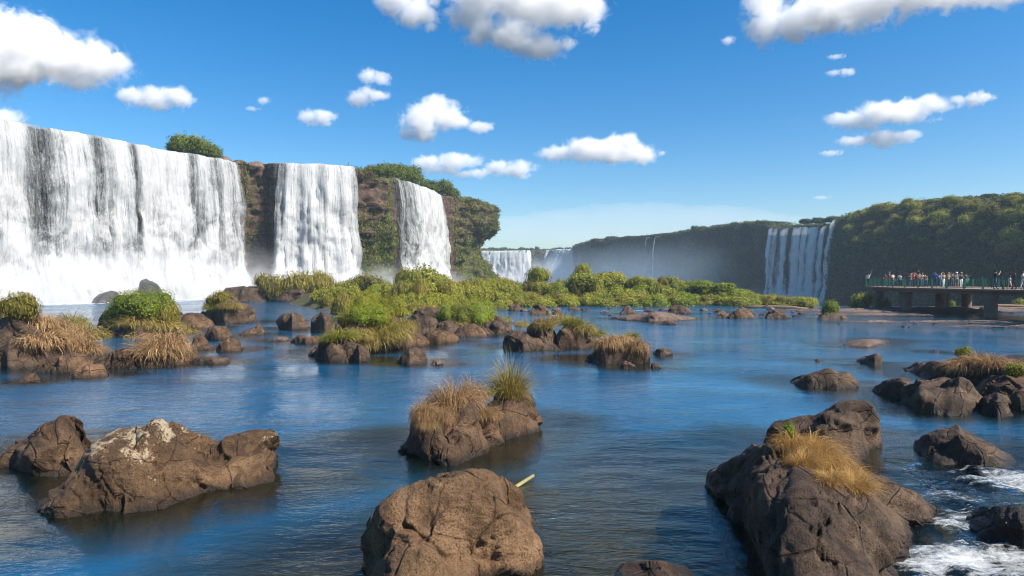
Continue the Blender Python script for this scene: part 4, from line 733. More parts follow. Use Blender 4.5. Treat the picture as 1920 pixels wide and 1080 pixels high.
for k_ in range(10):
    scatter_rock(rs.uniform(640, 960), rs.uniform(582, 600), rs.uniform(12, 28), 'one of the rocks at the misty back shore behind the bushy islet', 'rocks at the back shore')
for px, py, w_, lab in ((208, 550, 62, 'dark rock in the white foam at the foot of the broad waterfall, the left one'), (275, 548, 66, 'tall wet rock in the white foam behind the round green bush'), (240, 570, 44, 'low wet rock in foam just left of the tall wet rock'), (330, 578, 34, 'small wet rock in the foam right of the tall wet rock')):
    o = scatter_rock(px, py+18, w_, lab, None); o.scale[2] *= 1.7; o.data = WETROCK
# broken ledges at the foot of the falls
def ledge(label, x0, x1, yt, yb, D, seed, mat='rock_dark'):
    org, v, f = rock_shape([(x0, yb-2), (x0+.06*(x1-x0), yt+4), ((x0+x1)/2, yt), (x1-.05*(x1-x0), yt+2), (x1, yb-3)], [(x0, yb), ((x0+x1)/2, yb+1), (x1, yb)], D, .4, 2, seed, .3)
    link('rock', mk_mesh('ledge', v, f, M[mat]), org, label=label, cat='rock')
ledge('grey mist-veiled rock ledge with trickles left of the rocky grass mound', 410, 500, 536, 566, 9, 901)
ledge('misty rock carrying the shaggy grass mound at the middle waterfall', 488, 632, 536, 566, 14, 903, 'rock_dark')

# gravel banks in the shallows by the bridge
def bank(x0, y0, rx, ry, h, seed, rot=0.0):
    n = 130; a = np.linspace(-1, 1, n); X, Y = np.meshgrid(a, a, indexing='ij'); p = np.stack([X.ravel()*rx, Y.ravel()*ry, np.zeros(n*n)], 1); r_ = np.hypot(X.ravel(), Y.ravel())
    p[:, 2] = h*np.clip(1-r_, -.6, 1)-.10+.16*fbm(p/np.array((3.0, 1.6, 1)), 4, seed)+.11*billow(p/.55, 3, seed+2)*.7
    c, s = math.cos(rot), math.sin(rot); p[:, :2] = p[:, :2]@np.array(((c, s), (-s, c)))
    link('gravel_bank', mk_mesh('gravel_bank', p, grid_faces(n, n)[:, ::-1], M['gravel']), (x0, y0, 0), kind='structure')
for px, py, rx, ry, h, sd_ in ((1672, 583, 13, 6, .20, 1), (1800, 580, 12, 7, .24, 2), (1720, 604, 8, 1.8, .10, 3), (1640, 590, 7, 3, .14, 4), (1900, 577, 9, 4, .18, 5), (1880, 612, 8, 1.2, .06, 6)):
    c = Wt(px, py); bank(c[0], c[1], rx, ry, h, sd_, .1)

# ------------------------------------------------------------------ plants
def tuft_mesh(name, n, Rb, H, droop, wd, seed, mat, lean=(0, 0)):
    rs = np.random.RandomState(seed); r_ = Rb*np.sqrt(rs.rand(n)); a = rs.rand(n)*2*math.pi; b = np.stack([r_*np.cos(a), r_*np.sin(a), -.12*H+.1*H*rs.rand(n)], 1)
    out = a+rs.normal(0, .7, n); el = np.clip(R(80)-(r_/Rb)*R(38)+rs.normal(0, R(13), n), R(5), R(92)); L = H*rs.uniform(.55, 1.25, n)*(1.05-.25*(r_/Rb)); K = 5
    pts = [b]; cur = b
    dr = droop*rs.uniform(.5, 1.5, n)
    clump = fbm(np.stack([b[:, 0], b[:, 1], b[:, 2]*0], 1)/(Rb*.45), 2, seed+3)
    dirs = []
    for k_ in range(K-1):
        e_ = el-dr*(k_/(K-2.0))**1.3
        d = np.stack([np.cos(e_)*np.cos(out)+lean[0]*.2*k_, np.cos(e_)*np.sin(out)+lean[1]*.2*k_, np.sin(e_)], 1); cur = cur+d*(L/(K-1))[:, None]; pts.append(cur); dirs.append(d)
    side = np.stack([-np.sin(out+rs.normal(0, .6, n)), np.cos(out), rs.normal(0, .3, n)], 1); side /= np.linalg.norm(side, axis=1)[:, None]
    V = []; wdn = wd*rs.uniform(.6, 1.4, n)
    for k_, q in enumerate(pts):
        w_ = (wdn*(1-(k_/(K-1.0))**1.6*.93))[:, None]; V += [q-side*w_*.5, q+side*w_*.5]
    V = np.stack(V, 1).reshape(-1, 3); base = np.arange(n)[:, None]*2*K; fs = [np.concatenate([base+2*k_, base+2*k_+1, base+2*k_+3, base+2*k_+2], 1) for k_ in range(K-1)]
    F = np.stack(fs, 1).reshape(-1, 4); t = np.clip(.45+.28*clump+rs.normal(0, .20, n), 0, 1); t = np.repeat(t, K-1)
    return mk_mesh(name, V, F, mat, {'tint': ('FACE', t)}, smooth=True)
TV = {}
for kind, mat in (('dry', 'dry'), ('golden', 'golden'), ('straw', 'straw'), ('green', 'green')):
    TV[kind] = [tuft_mesh('grass_tuft', 900, .42, .92, dr_, .022, 400+q*3+len(kind)*31, M[mat], ln) for q, (dr_, ln) in enumerate(((1.9, (0, 0)), (2.5, (.3, -.2)), (1.4, (-.2, -.2)), (2.9, (.1, -.5))))]
TV['fine'] = [tuft_mesh('grass_tuft', 1100, .42, .95, dr_, .011, 470+q, M['golden'], (.45, -.25)) for q, dr_ in enumerate((1.8, 2.3, 1.4))]
TV['finedry'] = [tuft_mesh('grass_tuft', 1300, .42, .95, dr_, .012, 480+q, M['dry']) for q, dr_ in enumerate((2.3, 2.9, 1.9))]
TV['finestraw'] = [tuft_mesh('grass_tuft', 1300, .40, 1.0, dr_, .012, 490+q, M['straw']) for q, dr_ in enumerate((1.0, 1.4))]

def lumps_core(rs, n, flat):
    """overlapping lumps making the inner mass of a shrub"""
    out = [((0, 0, .35), .62)]
    for k_ in range(n):
        a = rs.uniform(0, 2*math.pi); r_ = rs.uniform(.25, .6); out.append(((r_*math.cos(a), r_*math.sin(a), rs.uniform(.15, .75)*flat), rs.uniform(.26, .46)))
    return out
def bush_mesh(name, seed, mat, ncard, size, asp, droop, flat=1.0, up=.0, nl=7, jit=.28, core=.80):
    rs = np.random.RandomState(seed); L = lumps_core(rs, nl, flat); P_, N_ = [], []
    tot = sum(r_*r_ for c, r_ in L)
    for c, r_ in L:
        k_ = int(ncard*r_*r_/tot); d = rs.normal(size=(k_, 3)); d /= np.linalg.norm(d, axis=1)[:, None]; q = np.array(c)+d*r_*(.80+jit*rs.rand(k_, 1)**(1 if jit < .4 else 2)+.10*billow(d*3, 2, seed)[:, None])*np.array((1, 1, flat)); P_.append(q); N_.append(d)
    q = np.concatenate(P_); d = np.concatenate(N_); keep = q[:, 2] > -.15
    for c, r_ in L: keep &= (((q-np.array(c))/np.array((1, 1, flat)))**2).sum(1) > (r_*.72)**2
    q = q[keep]; d = d[keep]; d[:, 2] += up; v, f, rs = cards_on(q, d, size, seed+1, droop, asp); t = np.clip(.42+.26*fbm(q/.35, 2, seed+4)+rs.normal(0, .17, len(q)), 0, 1)
    # solid inner mass so that one does not look through
    bm = bmesh.new()
    for c, r_ in L: bmesh.ops.create_icosphere(bm, subdivisions=2, radius=r_*core, matrix=Matrix.Translation(c) @ Matrix.Diagonal((1, 1, flat, 1)))
    tm = bpy.data.meshes.new('t'); bm.to_mesh(tm); bm.free(); cv = vcos(tm); cf = np.array([p.vertices[:] for p in tm.polygons]); bpy.data.meshes.remove(tm)
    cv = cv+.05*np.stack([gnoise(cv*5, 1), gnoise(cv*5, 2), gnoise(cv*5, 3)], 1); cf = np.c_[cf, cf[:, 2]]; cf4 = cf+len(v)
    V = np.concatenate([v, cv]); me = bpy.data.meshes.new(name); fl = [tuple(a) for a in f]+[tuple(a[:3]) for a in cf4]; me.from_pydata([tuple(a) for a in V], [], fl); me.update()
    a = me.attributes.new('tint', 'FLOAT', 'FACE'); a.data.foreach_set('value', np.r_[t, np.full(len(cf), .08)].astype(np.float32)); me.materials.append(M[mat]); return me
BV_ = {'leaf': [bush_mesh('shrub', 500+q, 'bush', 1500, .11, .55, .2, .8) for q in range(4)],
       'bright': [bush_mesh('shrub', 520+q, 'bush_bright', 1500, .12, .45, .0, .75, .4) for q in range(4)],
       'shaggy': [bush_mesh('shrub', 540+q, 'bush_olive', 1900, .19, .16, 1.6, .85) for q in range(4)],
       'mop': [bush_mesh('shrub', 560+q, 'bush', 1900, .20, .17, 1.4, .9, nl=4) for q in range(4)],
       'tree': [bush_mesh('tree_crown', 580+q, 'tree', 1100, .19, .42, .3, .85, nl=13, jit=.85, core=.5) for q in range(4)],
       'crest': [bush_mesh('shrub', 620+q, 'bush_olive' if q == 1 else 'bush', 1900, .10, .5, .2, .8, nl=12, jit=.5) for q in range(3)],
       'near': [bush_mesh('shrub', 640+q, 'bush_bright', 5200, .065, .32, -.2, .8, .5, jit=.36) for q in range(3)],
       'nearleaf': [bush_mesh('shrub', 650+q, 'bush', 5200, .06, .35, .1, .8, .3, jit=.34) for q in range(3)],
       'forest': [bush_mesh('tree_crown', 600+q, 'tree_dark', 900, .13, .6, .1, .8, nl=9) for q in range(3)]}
ZM = {me.name: float(vcos(me)[:, 2].max())*.95 for q in BV_.values() for me in q}
rs = random.Random(77)
def on_rock(px, py):
    d = Vector(ray(px, py)); h = BV.ray_cast(Vector((0, 0, EYE)), d.normalized()); 
    return np.array(h[0]) if h[0] is not None else Wt(px, py)
def tuft(px, py, wpx, hpx, kind, label, group=None):
    p = on_rock(px, py); s = p[1]/FPX; me = rs.choice(TV[kind]); o = link('grass_tuft', me, p+np.array((0, .12*wpx*s, -.04*hpx*s)), rs.uniform(0, 6.28) if kind != 'fine' else rs.uniform(-.4, .4), label=label, cat='grass', group=group)
    o.scale = (wpx*s/1.35, wpx*s/1.35, hpx*s/.85); return o
def shrub(p, wm, hm, kind, label, group=None, name='shrub', cat='bush'):
    me = rs.choice(BV_[kind]); o = link(name, me, p, rs.uniform(0, 6.28), label=label, cat=cat, group=group); o.scale = (wm/1.75, wm/1.75, hm/ZM[me.name]); return o
def pshrub(px, py, wpx, hpx, kind, label, group=None):
    p = on_rock(px, py); s = p[1]/FPX; return shrub(p+np.array((0, .2*wpx*s, -.05*hpx*s)), wpx*s, hpx*s, kind, label, group)

# foreground tufts
tuft(793, 782, 52, 72, 'finedry', 'small dry tuft at the left end of the midstream boulder'); tuft(802, 800, 40, 30, 'finedry', 'drooping dry tuft hanging down the left front of the midstream boulder')
tuft(848, 764, 100, 98, 'finedry', 'largest dry bushy tuft on top of the midstream boulder'); tuft(886, 752, 62, 84, 'finedry', 'dry tuft just right of the largest tuft on the midstream boulder'); tuft(826, 786, 50, 38, 'finedry', 'low dry tuft in front of the largest tuft on the midstream boulder')
tuft(908, 780, 54, 36, 'finedry', 'flattened dry tuft spilling over the right front of the midstream boulder'); tuft(956, 738, 78, 88, 'finestraw', 'tall round straw-green tuft standing on the rear rock of the midstream pair')
pshrub(918, 742, 30, 16, 'bright', 'little bright green leafy plant between the dry and straw-coloured tufts')
for k_, (px, py, w_, h_, lab) in enumerate(((1490, 838, 80, 62, 'upper golden grass clump at the left top of the right slab'), (1525, 850, 90, 66, 'golden grass clump second from the top of the right slab'), (1553, 872, 90, 62, 'golden grass clump in the middle of the row on the right slab'), (1582, 892, 80, 55, 'golden grass clump second from the lower end of the right slab row'), (1608, 916, 74, 50, 'lowest golden grass clump with a little green at its base on the right slab'), (1512, 872, 70, 42, 'short reddish-gold grass in front of the upper clumps on the right slab'), (1560, 902, 66, 36, 'short straw patch in front of the middle clump on the right slab'))):
    tuft(px, py, w_, h_, 'fine', lab)
pshrub(1478, 830, 34, 40, 'bright', 'thin yellow-green leafy weed at the top left of the golden grass')
tuft(1812, 690, 70, 40, 'dry', 'dry reddish tuft on the left of the right-hand rock pile'); tuft(1862, 684, 66, 32, 'dry', 'dry tuft with an overhanging edge in the middle of the right-hand pile'); tuft(1905, 690, 50, 36, 'dry', 'dry tuft at the right edge of the photo on the rock pile'); tuft(1838, 682, 60, 36, 'dry', 'dry tuft between the two larger tufts of the right-hand pile')
pshrub(1812, 668, 30, 20, 'leaf', 'small green sprig on the dry reddish tuft of the right-hand pile'); pshrub(1908, 705, 40, 26, 'leaf', 'dark low plant at the right edge under the dry tuft')
# left group
LEFT = [(-12, 600, 70, 60, 'straw', 'tuft cut by the left photo edge'), (55, 606, 80, 42, 'dry', 'upper dry tan tuft on the leaning rock at the left edge'), (95, 618, 80, 46, 'dry', 'second dry tan tuft down the leaning rock'), (75, 640, 90, 44, 'dry', 'dry tuft sagging over the front of the leaning rock'), (128, 608, 64, 36, 'green', 'round green tuft behind the dry tufts of the left group'), (120, 634, 84, 44, 'dry', 'dry tuft in the middle of the left group'), (160, 634, 64, 44, 'straw', 'half-green dry tuft right of the middle of the left group'), (150, 655, 60, 34, 'dry', 'low reddish dry tuft at the front of the left group'), (192, 640, 60, 54, 'straw', 'yellow-green mop tuft at the right end of the left group'),
 (270, 650, 76, 50, 'dry', 'left half of the shaggy dry grass mound on the long grey boulder'), (305, 648, 84, 58, 'dry', 'centre of the shaggy dry grass mound on the long grey boulder'), (335, 640, 60, 56, 'straw', 'yellow-green right end of the shaggy grass mound'), (290, 660, 90, 36, 'dry', 'fringe of dry grass hanging low on the long grey boulder'), (252, 645, 44, 42, 'straw', 'greenish left edge of the shaggy dry grass mound')]
pshrub(20, 592, 78, 50, 'shaggy', 'brownish green bushy shrub at the far left edge before the falls')
for a in LEFT: tuft(a[0], a[1]+2, a[2], a[3]*1.35, *a[4:])
for px, py, w_, h_, kd, lab in ((235, 598, 90, 56, 'near', 'left part of the round bright green bush in the left group'), (270, 594, 100, 60, 'near', 'highest part of the round bright green bush in the left group'), (305, 600, 56, 44, 'shaggy', 'small brownish shrub at the right end of the bright green bush'), (215, 606, 60, 36, 'nearleaf', 'dark green lower left skirt of the bright green bush')):
    pshrub(px, py, w_, h_, kd, lab)
tuft(255, 605, 80, 34, 'straw', 'pale grass fringe under the bright green bush'); tuft(300, 612, 70, 32, 'straw', 'pale grass fringe under the right of the bright green bush')
pshrub(408, 570, 54, 28, 'shaggy', 'shaggy brown-green grass cap on the cone rock'); tuft(430, 576, 40, 20, 'straw', 'short grass on the right shoulder of the cone rock'); tuft(396, 576, 34, 24, 'green', 'grass on the left shoulder of the cone rock')
# bushy islet
for px, py, w_, h_, kd, lab in ((640, 590, 50, 46, 'shaggy', 'dark shaggy bush at the upper left of the bushy islet'), (680, 588, 80, 48, 'nearleaf', 'green bush at the middle top of the bushy islet'), (722, 594, 74, 46, 'nearleaf', 'green bush at the upper right of the bushy islet'), (690, 606, 80, 42, 'near', 'bright green bush in the centre of the bushy islet'), (655, 612, 50, 36, 'shaggy', 'brown-green shrub left of the centre of the bushy islet'), (715, 606, 40, 36, 'shaggy', 'brown shaggy clump right of the centre of the bushy islet')): pshrub(px, py, w_, h_, kd, lab)
for px, py, w_, h_, kd, lab in ((638, 634, 62, 30, 'green', 'bright green grass at the lower left of the bushy islet'), (612, 638, 30, 18, 'green', 'isolated yellow-green tuft on the craggy rock of the bushy islet'), (672, 630, 60, 44, 'straw', 'mop of straw grass left of centre on the bushy islet front'), (700, 640, 70, 48, 'straw', 'long straw grass hanging at the centre front of the bushy islet'), (735, 628, 60, 46, 'straw', 'straw grass on the right front of the bushy islet'), (755, 612, 46, 40, 'straw', 'pale grass at the right end of the bushy islet'), (684, 650, 50, 32, 'straw', 'lowest hanging grass fringe of the bushy islet'), (715, 618, 70, 38, 'green', 'green grass below the right bush of the bushy islet'), (658, 600, 60, 36, 'green', 'green grass below the dark shaggy bush of the bushy islet')): tuft(px, py, w_, h_, kd, lab)
for px, py, w_, h_, kd, lab in ((835, 598, 38, 32, 'near', 'small bright green bush at the left of the rock pile'), (870, 600, 60, 34, 'nearleaf', 'green bush in the middle of the rock pile'), (895, 602, 70, 50, 'near', 'larger bright yellow-green bush on the rock pile')): pshrub(px, py, w_, h_, kd, lab)
tuft(948, 603, 30, 22, 'straw', 'small pale tuft at the right end of the rock pile'); tuft(858, 606, 40, 22, 'straw', 'dry grass between the two bright bushes of the rock pile')
# grassy ledge
for px, py, w_, h_, kd, lab in ((980, 612, 26, 30, 'straw', 'small dry tuft at the left end of the grassy ledge'), (1022, 612, 44, 32, 'straw', 'dry tuft beside the tilted rock of the grassy ledge'), (1052, 604, 50, 30, 'straw', 'brown-green tuft at the highest point of the grassy ledge'), (1072, 608, 44, 28, 'green', 'green tuft right of the highest point of the grassy ledge'), (1095, 618, 46, 30, 'straw', 'yellowish tuft above the square brown block'), (1115, 630, 44, 28, 'green', 'green tuft sloping down in the middle of the grassy ledge'), (1140, 645, 56, 40, 'dry', 'large dry mop hanging over the shaded rock of the ledge'), (1165, 640, 50, 32, 'dry', 'dry tuft in the middle of the shaded rock of the ledge'), (1194, 652, 48, 44, 'dry', 'dry mop at the right end of the grassy ledge'), (1185, 634, 30, 24, 'green', 'small green tuft at the top right of the grassy ledge')): tuft(px, py, w_, h_, kd, lab)
pshrub(1562, 586, 36, 26, 'bright', 'single green shrub on the dark rock left of the bridge')
for px, py, w_, h_, kd, lab in ((1612, 577, 46, 30, 'leaf', 'green shrub at the left end of the bridge'), (1652, 576, 36, 22, 'leaf', 'green shrub seen between the two left piers of the bridge'), (1786, 575, 14, 14, 'bright', 'small bright plant under the bridge'), (1470, 573, 40, 22, 'shaggy', 'dark shrub behind the right part of the driftwood log'), (1508, 577, 44, 20, 'leaf', 'low green shrub right of the driftwood log'), (1912, 575, 30, 18, 'leaf', 'green shrub at the right photo edge beneath the bridge')):
    p = Wt(px, py); s = p[1]/FPX; shrub(p-np.array((0, 0, .1)), w_*s, h_*s, kd, lab)

# ------------------------------------------------------------------ the bushy island
TOPX = [540, 640, 690, 740, 790, 830, 900, 960, 1000, 1060, 1150, 1230, 1300, 1360, 1410, 1440, 1530]
TOPY = [532, 530, 527, 521, 511, 518, 517, 519, 519, 518, 514, 516, 520, 528, 543, 558, 571]
def shore_y(px): return np.interp(px, [540, 640, 760, 860, 950, 1100, 1400, 1530], [575, 590, 592, 590, 578, 575, 574, 574])
n = 120; pxs = np.linspace(530, 1535, n); tt = np.linspace(0, 1, 40); V = []
for px in pxs:
    a = Wt(px, shore_y(px)); 
    for t in tt:
        Yd = a[1]*.985+t*34; ed = np.clip(min(px-530, 1535-px)/60, 0, 1); top = max(EYE+(HOR-np.interp(px, TOPX, TOPY))/FPX*(a[1]+20), .8)
        V.append(((px-960)/FPX*Yd, Yd, (-.5+ (top*.62+.3)*min(1, t*1.5)**1.1*(1 if t < .8 else max(0, 1-(t-.8)/.2*1.0)))*ed-.3*(1-ed)))
V = np.array(V); V[:, 2] += .35*fbm(V/2.2, 4, 33)
link('island_ground', mk_mesh('island_ground', V, grid_faces(n, 40)[:, ::-1], M['soil']), kind='structure')
GB = 'bushes covering the middle island'
LB = {'leaf': 'leafy green bush', 'shaggy': 'olive-brown shaggy hummock', 'mop': 'green mop-headed grass mound', 'bright': 'bright yellow-green low bush'}
for k_ in range(370):
    px = rs.uniform(600, 1525) if k_ < 290 else rs.uniform(1080, 1450); a = Wt(px, shore_y(px)); t = (k_ % 50)/50.0; t = (1-t)*.72; Yd = a[1]+.3+t*26
    ty = np.interp(px, TOPX, TOPY)+rs.uniform(-1, 7); top = EYE+(HOR-ty)/FPX*(a[1]+20); top = max(.9, top)
    g = max(-.2, (top*.62+.3)*min(1, (t*26+.3)/34*1.5)**1.1-.5); hh = max(.7, (top-g)*rs.uniform(.8, 1.05)) if t > .4 else rs.uniform(.9, 1.9)
    if px > 1150: hh = min(hh, rs.uniform(1.5, 2.6))
    wv = rs.uniform(2.0, 3.6)*(1.2 if px > 1150 else 1.0)
    kd = rs.choices(['leaf', 'shaggy', 'mop', 'bright'], [3, 2, 2.5, .3] if px < 930 else ([4, 1.5, 1, 1.0] if px < 1180 else [3, 1.0, .4, 3]))[0]
    row = ('on the island shore', 'in the island middle', 'on the island rise')[0 if t < .2 else (1 if t < .5 else 2)]; sec = ('below the falls at the left', 'left of the tall round bush', 'right of the tall round bush', 'towards the right tip')[0 if px < 850 else (1 if px < 1090 else (2 if px < 1300 else 3))]
    shrub(((px-960)/FPX*Yd, Yd, g-.15), wv, hh, kd, LB[kd]+' '+row+', '+sec, 'island '+kd+' bushes '+row+', '+sec, *{'leaf': ('bush', 'bush'), 'bright': ('low_bush', 'low bush'), 'shaggy': ('grass_hummock', 'grass hummock'), 'mop': ('grass_mound', 'grass mound')}[kd])
def up_bush(px, ybot, ytop, wpx, Yd, kd, lab):
    b = P(px, ybot, Yd); s = Yd/FPX; shrub(b, wpx*s, (ybot-ytop)*s, kd, lab)
for a in ((1090, 530, 492, 38, 104, 'mop', 'tall dark round-headed bush standing highest on the island before the far falls'), (1088, 540, 510, 66, 102, 'leaf', 'broad bush at the foot of the tall round-headed bush'), (1004, 534, 499, 54, 106, 'mop', 'dark domed bush left of the tall round-headed bush'), (1125, 535, 510, 56, 106, 'leaf', 'bush right of the tall round-headed bush'), (1152, 535, 508, 58, 106, 'leaf', 'wider dark green bush among those right of the tall bush'), (1192, 534, 516, 34, 104, 'mop', 'small round bush alone at the right of the island skyline'), (1215, 535, 519, 46, 104, 'leaf', 'low bush next to the small round skyline bush'), (1242, 534, 517, 20, 104, 'shaggy', 'brown-topped little bush on the island skyline'),
          (1315, 540, 524, 50, 100, 'bright', 'bright yellow-green plants at the top of the island, left patch'), (1355, 545, 529, 54, 99, 'bright', 'bright yellow-green plants at the top of the island, right patch'),
          (770, 540, 505, 60, 104, 'mop', 'bright green mop-headed mound at the left of the island'), (795, 545, 494, 74, 112, 'leaf', 'highest green mound at the left of the island before the narrow waterfall'), (760, 538, 500, 50, 114, 'shaggy', 'olive mound just left of the highest green mound'), (690, 545, 512, 100, 112, 'shaggy', 'wide misty green mound right of the rocky grass mound'), (650, 552, 522, 60, 110, 'mop', 'misty low mound beside the rocky grass mound'), (830, 540, 513, 54, 110, 'mop', 'round mound right of the highest green mound'), (783, 575, 542, 34, 92, 'mop', 'small bright mop-headed mound at the front shore of the island'), (880, 550, 525, 60, 104, 'leaf', 'broad bush below the green headland'), (940, 545, 517, 46, 104, 'shaggy', 'domed brownish bush right of the green headland')): up_bush(*a)
for px, yb, yt, w_, lab in ((515, 558, 510, 54, 'left'), (550, 560, 506, 60, 'middle left'), (585, 560, 504, 56, 'middle right'), (610, 558, 506, 36, 'right'), (535, 566, 524, 40, 'lower left'), (575, 566, 526, 50, 'lower right')):
    up_bush(px, yb, yt, w_*1.35, 109.5, 'shaggy', 'hanging grass on the %s of the rocky mound in the mist' % lab)

# ------------------------------------------------------------------ trees on the cliffs
def tube(bm, pts, rad, seg=7):
    rings = []
    for k_, (p, r_) in enumerate(zip(pts, rad)):
        p = Vector(p); d = (Vector(pts[min(k_+1, len(pts)-1)])-Vector(pts[max(k_-1, 0)])).normalized(); a = d.orthogonal().normalized(); b = d.cross(a); rings.append([bm.verts.new(p+(a*math.cos(q*2*math.pi/seg)+b*math.sin(q*2*math.pi/seg))*r_) for q in range(seg)])
    for r0, r1 in zip(rings, rings[1:]):
        for q in range(seg): bm.faces.new((r0[q], r0[(q+1) % seg], r1[(q+1) % seg], r1[q]))
    bm.faces.new(rings[0][::-1]); bm.faces.new(rings[-1])
def bm_obj(name, bm, mat, **kw):
    me = bpy.data.meshes.new(name); bm.normal_update(); bm.to_mesh(me); bm.free(); me.materials.append(mat); me.polygons.foreach_set('use_smooth', np.full(len(me.polygons), True)); return link(name, me, **kw)
def tree(base, wm, hm, kind, label, group=None, seed=0):
    r2 = random.Random(seed); root = bpy.data.objects.new('tree', None); COL.objects.link(root); root.location = tuple(float(x) for x in base); tag(root, label, 'tree', group)
    bm = bmesh.new(); tube(bm, [(0, 0, -.6), (.03*wm, 0, hm*.25), (.0, .04*wm, hm*.5), (.05*wm, 0, hm*.75)], [hm*.04, hm*.03, hm*.022, hm*.01])
    for q in range(6):
        a = r2.uniform(0, 6.28); z = hm*r2.uniform(.25, .5); tube(bm, [(0, 0, z), (math.cos(a)*wm*.2, math.sin(a)*wm*.2, z+hm*.12), (math.cos(a)*wm*.38, math.sin(a)*wm*.38, z+hm*.25)], [hm*.014, hm*.01, hm*.005], 5)
    bm_obj('trunk', bm, M['bark'], parent=root)
    for q in range(4 if wm > 3 else 2):
        a = q*2.1+r2.uniform(0, 1); rr = wm*.24 if q else 0; s = r2.uniform(.5, .75) if q else .85
        me = r2.choice(BV_[kind]); zb = hm*r2.uniform(.02, .22) if q else hm*.30; zt = hm*r2.uniform(.62, .9) if q else hm; c = link('crown', me, (math.cos(a)*rr, math.sin(a)*rr, zb), r2.uniform(0, 6), parent=root); c.scale = (wm*s/1.75, wm*s/1.75, (zt-zb)/ZM[me.name])
    return root
def ctree(px, yb, yt, wpx, Yd, kind, lab, group=None, seed=0):
    s = Yd/FPX; return tree(P(px, yb, Yd), wpx*s, (yb-yt)*s*1.06, kind, lab, group, seed)
for k_, a in enumerate(((345, 290, 249, 62, 130, 'tree', 'leafy green tree on the lip of the broad waterfall, the tallest of its group'), (372, 291, 254, 56, 131, 'tree', 'leafy tree touching the right side of the tallest tree on the falls'), (398, 297, 272, 40, 134, 'tree', 'low bushy tree sloping down to the bare rock on the falls'), (328, 287, 266, 34, 131, 'tree', 'low leafy shrub tree at the left of the trees on the falls'),
   (722, 334, 304, 50, 158, 'tree', 'green tree at the left of the cliff top between the two right falls'), (748, 340, 308, 46, 163, 'tree', 'green tree in the middle of the cliff top above the narrow waterfall'), (772, 345, 311, 46, 168, 'tree', 'taller dark green tree over the lip of the narrow waterfall'), (700, 326, 309, 36, 153, 'tree', 'low shrub tree at the left end of the cliff top row'), (800, 360, 337, 44, 182, 'tree', 'shrubby tree right of the lip of the narrow waterfall'), (828, 366, 337, 44, 190, 'tree', 'bushy tree at the top left of the headland'), (848, 372, 350, 30, 194, 'tree', 'small tree on the downslope of the headland'),
   (880, 383, 371, 40, 208, 'tree', 'low bush tree near the tip of the headland'), (900, 392, 379, 26, 218, 'tree', 'low bush tree at the very tip of the headland'))): ctree(*a, seed=k_)
# slim palm on the headland
root = bpy.data.objects.new('palm_tree', None); COL.objects.link(root); b = P(857, 376, 198); root.location = tuple(b); tag(root, 'tiny slim palm standing out on the crest of the headland', 'palm')
bm = bmesh.new(); tube(bm, [(0, 0, -.5), (.05, 0, 1.0), (.1, 0, 2.0)], [.1, .08, .06], 6); bm_obj('trunk', bm, M['bark'], parent=root)
fr = tuft_mesh('fronds', 40, .08, 1.3, 2.2, .22, 5, M['tree']); link('fronds', fr, (.1, 0, 1.9), parent=root)
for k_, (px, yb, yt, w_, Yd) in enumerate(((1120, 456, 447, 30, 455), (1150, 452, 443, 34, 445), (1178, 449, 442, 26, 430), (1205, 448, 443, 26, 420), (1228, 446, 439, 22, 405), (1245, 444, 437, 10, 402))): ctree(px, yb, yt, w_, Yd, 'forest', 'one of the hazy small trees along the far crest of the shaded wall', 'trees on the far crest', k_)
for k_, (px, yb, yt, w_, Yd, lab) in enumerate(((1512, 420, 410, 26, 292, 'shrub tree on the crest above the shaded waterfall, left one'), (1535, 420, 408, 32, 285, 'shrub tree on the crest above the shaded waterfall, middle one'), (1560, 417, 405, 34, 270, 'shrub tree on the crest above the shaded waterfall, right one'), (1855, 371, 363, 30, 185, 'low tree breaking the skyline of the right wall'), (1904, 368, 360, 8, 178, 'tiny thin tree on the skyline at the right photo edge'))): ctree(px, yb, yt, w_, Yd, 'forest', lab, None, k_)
for k_ in range(26):
    px = 890+k_*8.3+rs.uniform(-3, 3); Yd = 640 if px < 1005 else 620; hh = rs.uniform(6, 11) if px < 1010 else rs.uniform(3, 7); ctree(px, 473, 473-hh, rs.uniform(12, 20), Yd, 'forest', 'one of the distant trees in the line above the far falls', 'trees above the far falls', k_)

# bushes on the crest of the right wall, standing in the sun
for k_ in range(120):
    px = rs.uniform(1588, 1950); i = RC.at(px); j = min(RC.mainrows+2, int(RC.mainrows*rs.triangular(.60, 1.08, 1.0))); q = RC.P[i, j]; wv = rs.uniform(2.4, 6.5)
    hi = j > RC.mainrows*.82; sc_ = 'near the shaded waterfall' if px < 1680 else ('above the middle of the bridge' if px < 1800 else 'towards the right photo edge')
    shrub(q-np.array((0, 0, .5)), wv, wv*rs.uniform(.38, .7), 'crest', ('rounded bush on the sunlit crest of the right wall, ' if hi else 'rounded bush clinging to the shaded right wall, ')+sc_, ('crest bushes ' if hi else 'upper wall bushes ')+sc_, 'cliff_bush', 'cliff bush')
for k_ in range(36):
    px = rs.uniform(1110, 1440); i = RC.at(px); q = RC.P[i, RC.mainrows+1]; wv = rs.uniform(2.5, 5)
    shrub(q-np.array((0, 0, .6)), wv, wv*rs.uniform(.4, .8), 'forest', 'bush in the hazy row along the crest of the long far wall', 'bushes on the far crest', 'crest_bush', 'crest bush')

# rusty boulders on the lip between the falls
for px, py, w_, lab in ((425, 300, 30, 'reddish boulder at the cliff edge right of the trees on the falls'), (450, 304, 24, 'dark reddish rock on the lip above the bare dark rock'), (478, 308, 30, 'dark rock breaking the lip of the middle waterfall')):
    Yd = 140; p = P(px, py+3, Yd); s = w_*Yd/FPX*.5; o = link('rock', LOOSE[3 if w_ != 24 else 2], p, px, label=lab, cat='rock'); o.scale = (s, s*.8, s*.8)

